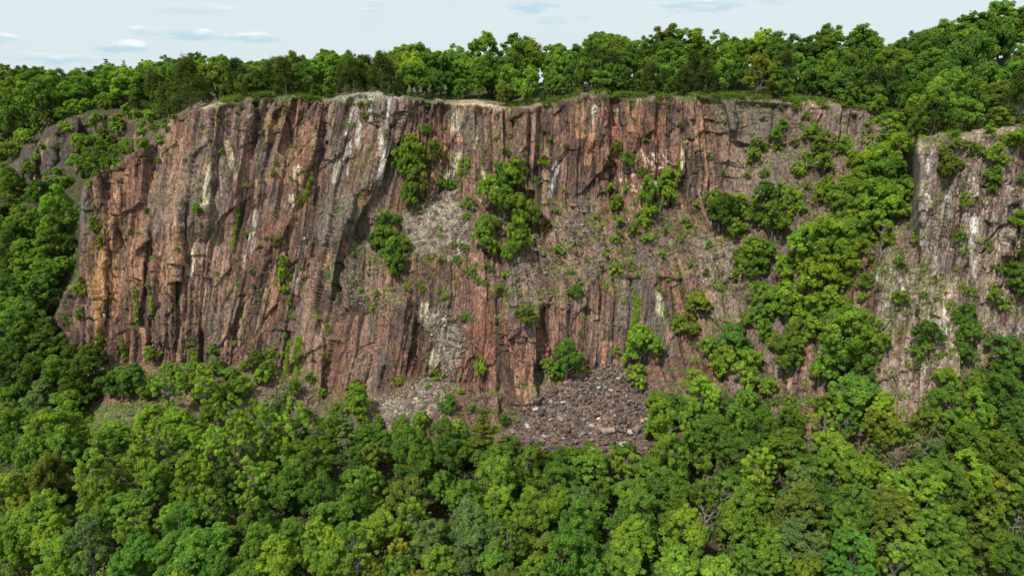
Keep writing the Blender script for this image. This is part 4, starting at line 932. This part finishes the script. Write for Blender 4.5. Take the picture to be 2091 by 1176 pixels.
SPEC = [(1240,882,15,'pale pinkish',(1.3,.8,.9),'largest pinkish slab low on the boulder scree'),(1262,775,6,'cream',(1,1,1),'cream block near the top right of the boulder scree'),
 (1246,800,6,'cream',(1,1,1),'cream block in the upper middle of the boulder scree, below another cream one'),(1222,794,5,'cream',(1,1,1),'small tan block left of the cream blocks on the boulder scree'),
 (1272,818,7,'dark grey',(1,1,.9),'rounded blue-grey boulder at the right of the boulder scree'),(1262,838,9,'reddish brown',(1,1,1.3),'tall pointed brown boulder at the right of the boulder scree'),
 (1206,886,5,'pale grey',(1,1,.7),'small white rounded boulder low in the boulder scree'),(1190,890,8,'grey',(1,1,1),'smooth grey block left of the small white boulder'),
 (1154,880,11,'reddish brown',(1.1,1,.9),'big squared brown block low in the middle of the boulder scree'),(1171,889,9,'dark brown',(1,1,.8),'dark flat block right of the big squared brown block'),
 (1134,900,9,'orange-brown',(1.1,1,.8),'reddish flat block at the lower left of the boulder scree'),(1215,847,9,'reddish brown',(1,1,.9),'dark red wedge in the middle of the boulder scree'),
 (1222,858,6,'cream',(.8,.8,1.2),'narrow pale upright block in the middle of the boulder scree'),(1208,870,7,'cream',(1,1,1),'tan block just above the small white boulder'),
 (1150,823,6,'pale grey',(1.2,1,.8),'pale angular block in the upper left of the boulder scree'),(1232,905,11,'reddish brown',(1,1,.9),'brown block at the foot of the boulder scree under the pinkish slab'),
 (1148,838,9,'reddish brown',(1.2,1,.7),'flat reddish block left of centre on the boulder scree'),(1110,890,6,'pale grey',(1,1,.8),'grey pale block at the lower left edge of the boulder scree'),
 (1205,902,6,'pale pinkish',(1.1,1,.9),'pink block at the foot of the boulder scree'),(848,812,6,'cream',(1,1,.8),'tan block in the pale scree between the trees'),
 (1215,509,6,'pale pinkish',(.8,.8,1.2),'upright pale block in the rubble high in the middle of the cliff'),(1170,420,9,'orange-brown',(1,1,.8),'orange block at the top of the middle rubble'),
 (1232,425,12,'orange-brown',(.7,.7,1.5),'tall red slab leaning at the top of the middle rubble'),(1190,430,8,'grey',(1.2,1,.7),'grey slab at the top of the middle rubble'),
 (241,851,5,'dark grey',(1.2,1,.4),'dark flat stone in the left of the grassy clearing'),(266,849,7,'dark grey',(1.6,.6,.5),'long dark stone in the right of the grassy clearing'),(234,858,4,'dark grey',(1.2,1,.4),'small dark stone at the front of the grassy clearing')]
for s_ in SPEC: boulder(*s_[:5], lab=s_[5], rot=(random.uniform(-.2, .2), random.uniform(-.2, .2), random.uniform(-.4, .4)))
def inpoly(x, y, pts):
    c = False
    for k in range(len(pts)):
        x1, y1 = pts[k]; x2, y2 = pts[k-1]
        if (y1 > y) != (y2 > y) and x < (x2-x1)*(y-y1)/(y2-y1)+x1: c = not c
    return c
rb = random.Random(77); taken = [(p[2], p[3], p[4]) for p in ROCKS]
def scatter(key, n, rlo, rhi, lo_big=True, tries=20000):
    pts = SCREE[key]; xs = [p[0] for p in pts]; ys = [p[1] for p in pts]; k = 0
    for _ in range(tries):
        if k >= n: break
        x = rb.uniform(min(xs), max(xs)); y = rb.uniform(min(ys), max(ys))
        if not inpoly(x, y, pts): continue
        g = (y-min(ys))/(max(ys)-min(ys)) if lo_big else rb.random(); r = rlo+(rhi-rlo)*g*rb.random()**.8
        if any(math.hypot(x-a, (y-b)*1.25) < .85*(r+c) for a, b, c in taken): continue
        taken.append((x, y, r)); k += 1; boulder(x, y, r, rb.choice(SW), (1.05, rb.uniform(.7, 1), rb.uniform(.6, .95)))
scatter('fan', 200, 3.4, 14.); scatter('mid', 60, 2.8, 7, False); scatter('strip', 24, 2.4, 5, False); scatter('ledge', 20, 2.6, 5, False); scatter('pale', 16, 2.6, 5); scatter('toe', 12, 2.6, 5); scatter('tan', 10, 2.4, 4.5, False)
def rubble(name, spec, seed):
    rng = np.random.default_rng(seed); Vv, Qq, Cc, o = [], [], [], 0
    for key, n, rlo, rhi, pal in spec:
        pts = SCREE[key]; xs = [p[0] for p in pts]; ys = [p[1] for p in pts]; k = 0
        while k < n:
            x = rng.uniform(min(xs)-8, max(xs)+8); y = rng.uniform(min(ys)-5, max(ys)+5)
            if not inpoly(x, y, pts) and rng.random() > .04: continue
            k += 1; b, i, j = surf(x, y); r = (rlo+(rhi-rlo)*rng.random()**2.2)*b[1]/F*1.05; h = rng.integers(0, 12)
            a = rng.normal(size=3)*.6; ca, sa = math.cos(rng.uniform(0, 6.28)), 0; th = rng.uniform(0, 6.28)
            Rz = np.array([[math.cos(th), -math.sin(th), 0], [math.sin(th), math.cos(th), 0], [0, 0, 1]]); Rx = np.array([[1, 0, 0], [0, math.cos(a[0]), -math.sin(a[0])], [0, math.sin(a[0]), math.cos(a[0])]])
            v = (HV[h]*r)@Rx.T@Rz.T+b+Nn[i, j]*r*.25
            Vv.append(v); Qq.append(HT[h]+o); o += len(v); c = np.array(STC[pal[rng.integers(0, len(pal))]])*rng.uniform(.8, 1.2); Cc.append(np.broadcast_to(c, v.shape))
    me = mesh_np(name, np.concatenate(Vv), np.concatenate(Qq), M_STONEA, [('stone', 'FLOAT_COLOR', np.concatenate(Cc))]); ob = link(name, me); ob['kind'] = 'stuff'
PB = ['reddish brown', 'dark brown', 'grey', 'reddish brown', 'pale pinkish', 'dark grey', 'dark brown']; PP = ['grey', 'pale grey', 'pale pinkish', 'cream', 'grey', 'pale grey', 'reddish brown']
rubble('scree', [('fan', 3200, 1.4, 4.8, PB), ('fan', 500, 1., 2.4, PP), ('pale', 900, .9, 2.6, PP), ('bowl', 700, .7, 2.2, PP), ('mid', 900, .8, 3.0, PB+PP[:2]), ('ledge', 450, .8, 2.8, PB+PP[:2]), ('toe', 450, .9, 2.6, ['grey', 'dark grey', 'dark brown', 'reddish brown']),
  ('tan', 380, .8, 2.4, PP), ('strip', 380, .8, 2.2, PB+PP), ('chute', 420, .9, 2.8, PP), ('rightfoot', 160, .8, 2.2, PB), ('gully', 260, .8, 2.4, PB+PP)], 61)

# ------------------------------------------------------------------ labels: look + nearest landmark, made unique by nearness
LM = [('the grassy clearing',240,855),('the boulder scree',1190,850),('the pale small scree',850,820),('the sandy rim patch',980,212),('the pale rim knob',745,195),
 ('the long white streaks',715,290),('the far left dark crag',75,330),('the left wall foot',350,740),('the yellow vine',582,740),('the bright ivy strand',1295,650),
 ('the right outcrop',1950,440),('the leafy gully',1760,440),('the lower right bare tree',2060,1075),('the bare bottom tree',1435,1085),('the twin skyline pines',175,135),
 ('the grey gravel bowl',895,460),('the mid-cliff rubble',1150,540),('the outcrop foot',1860,850),('the bottom left corner',0,1176),('the bottom right corner',2091,1176),('the top right corner',2091,0),
 ('the yellowing tree',819,1130),('the bottom edge middle',1100,1176),('the jagged rim tower',1212,190),('the tan gravel ledge',1480,530),('the blocky red buttress',1060,780),('the left rim end',440,215),
 ('the twin white streaks',520,480),('the left photo edge',0,560),('the brushy ledge',735,580),('the right sky notch',1810,85),('the right rim end',1650,212),('the cream overhang scar',935,260)]
ORD = ['nearest','second nearest','third nearest','fourth nearest','fifth nearest','sixth nearest','seventh nearest','eighth nearest','ninth nearest','tenth nearest','eleventh nearest','twelfth nearest','thirteenth nearest','fourteenth nearest','fifteenth nearest','sixteenth nearest']
def relword(dx, dy):
    a = math.degrees(math.atan2(-dy, dx)) % 360
    return ['to the right of','to the upper right of','above','to the upper left of','to the left of','to the lower left of','below','to the lower right of'][int((a+22.5)//45) % 8]
def assign(items, word_of, cat_of, grp_of):
    buckets = {}
    for it in items:
        o, px, py, words = it
        nm, lx, ly = min(LM, key=lambda l: math.hypot(px-l[1], py-l[2])); d = math.hypot(px-lx, py-ly)
        rel = relword(px-lx, py-ly) if d > 22 else 'beside'
        buckets.setdefault((words, rel, nm), []).append((d, o))
    for (words, rel, nm), L in buckets.items():
        L.sort(key=lambda t: t[0])
        for n, (d, o) in enumerate(L):
            o['label'] = f"{words} {rel} {nm}" if len(L) == 1 else f"{ORD[n]} {words} {rel} {nm}"
def final(kind, tone): return f"{tone} {WORDS[kind][0]}"
groups = {'broadleaf_tree': 'broadleaf trees of the wood', 'slender_tree': 'slender trees of the wood', 'bush_tree': 'bushy small trees', 'young_tree': 'young trees filling the wood', 'shrub': 'shrubs rooted on the cliff', 'cedar_tree': 'cedars near the rim', 'pine_tree': 'pines', 'bare_tree': 'leafless pale trees'}
for (o, kind, tw, px, py, r) in PLANTS: o['category'] = WORDS[kind][1]; o['group'] = groups[kind]
assign([(o, px, py, (final(kind, tw) if kind != 'bare_tree' else 'pale leafless tree')) for (o, kind, tw, px, py, r) in PLANTS], None, None, None)
assign([(o, px, py, f"{cw} boulder") for (o, cw, px, py, r) in ROCKS if 'label' not in o], None, None, None)
print('COUNTS', {k: sum(1 for p in PLANTS if p[1] == k) for k in WORDS}, len(ROCKS))
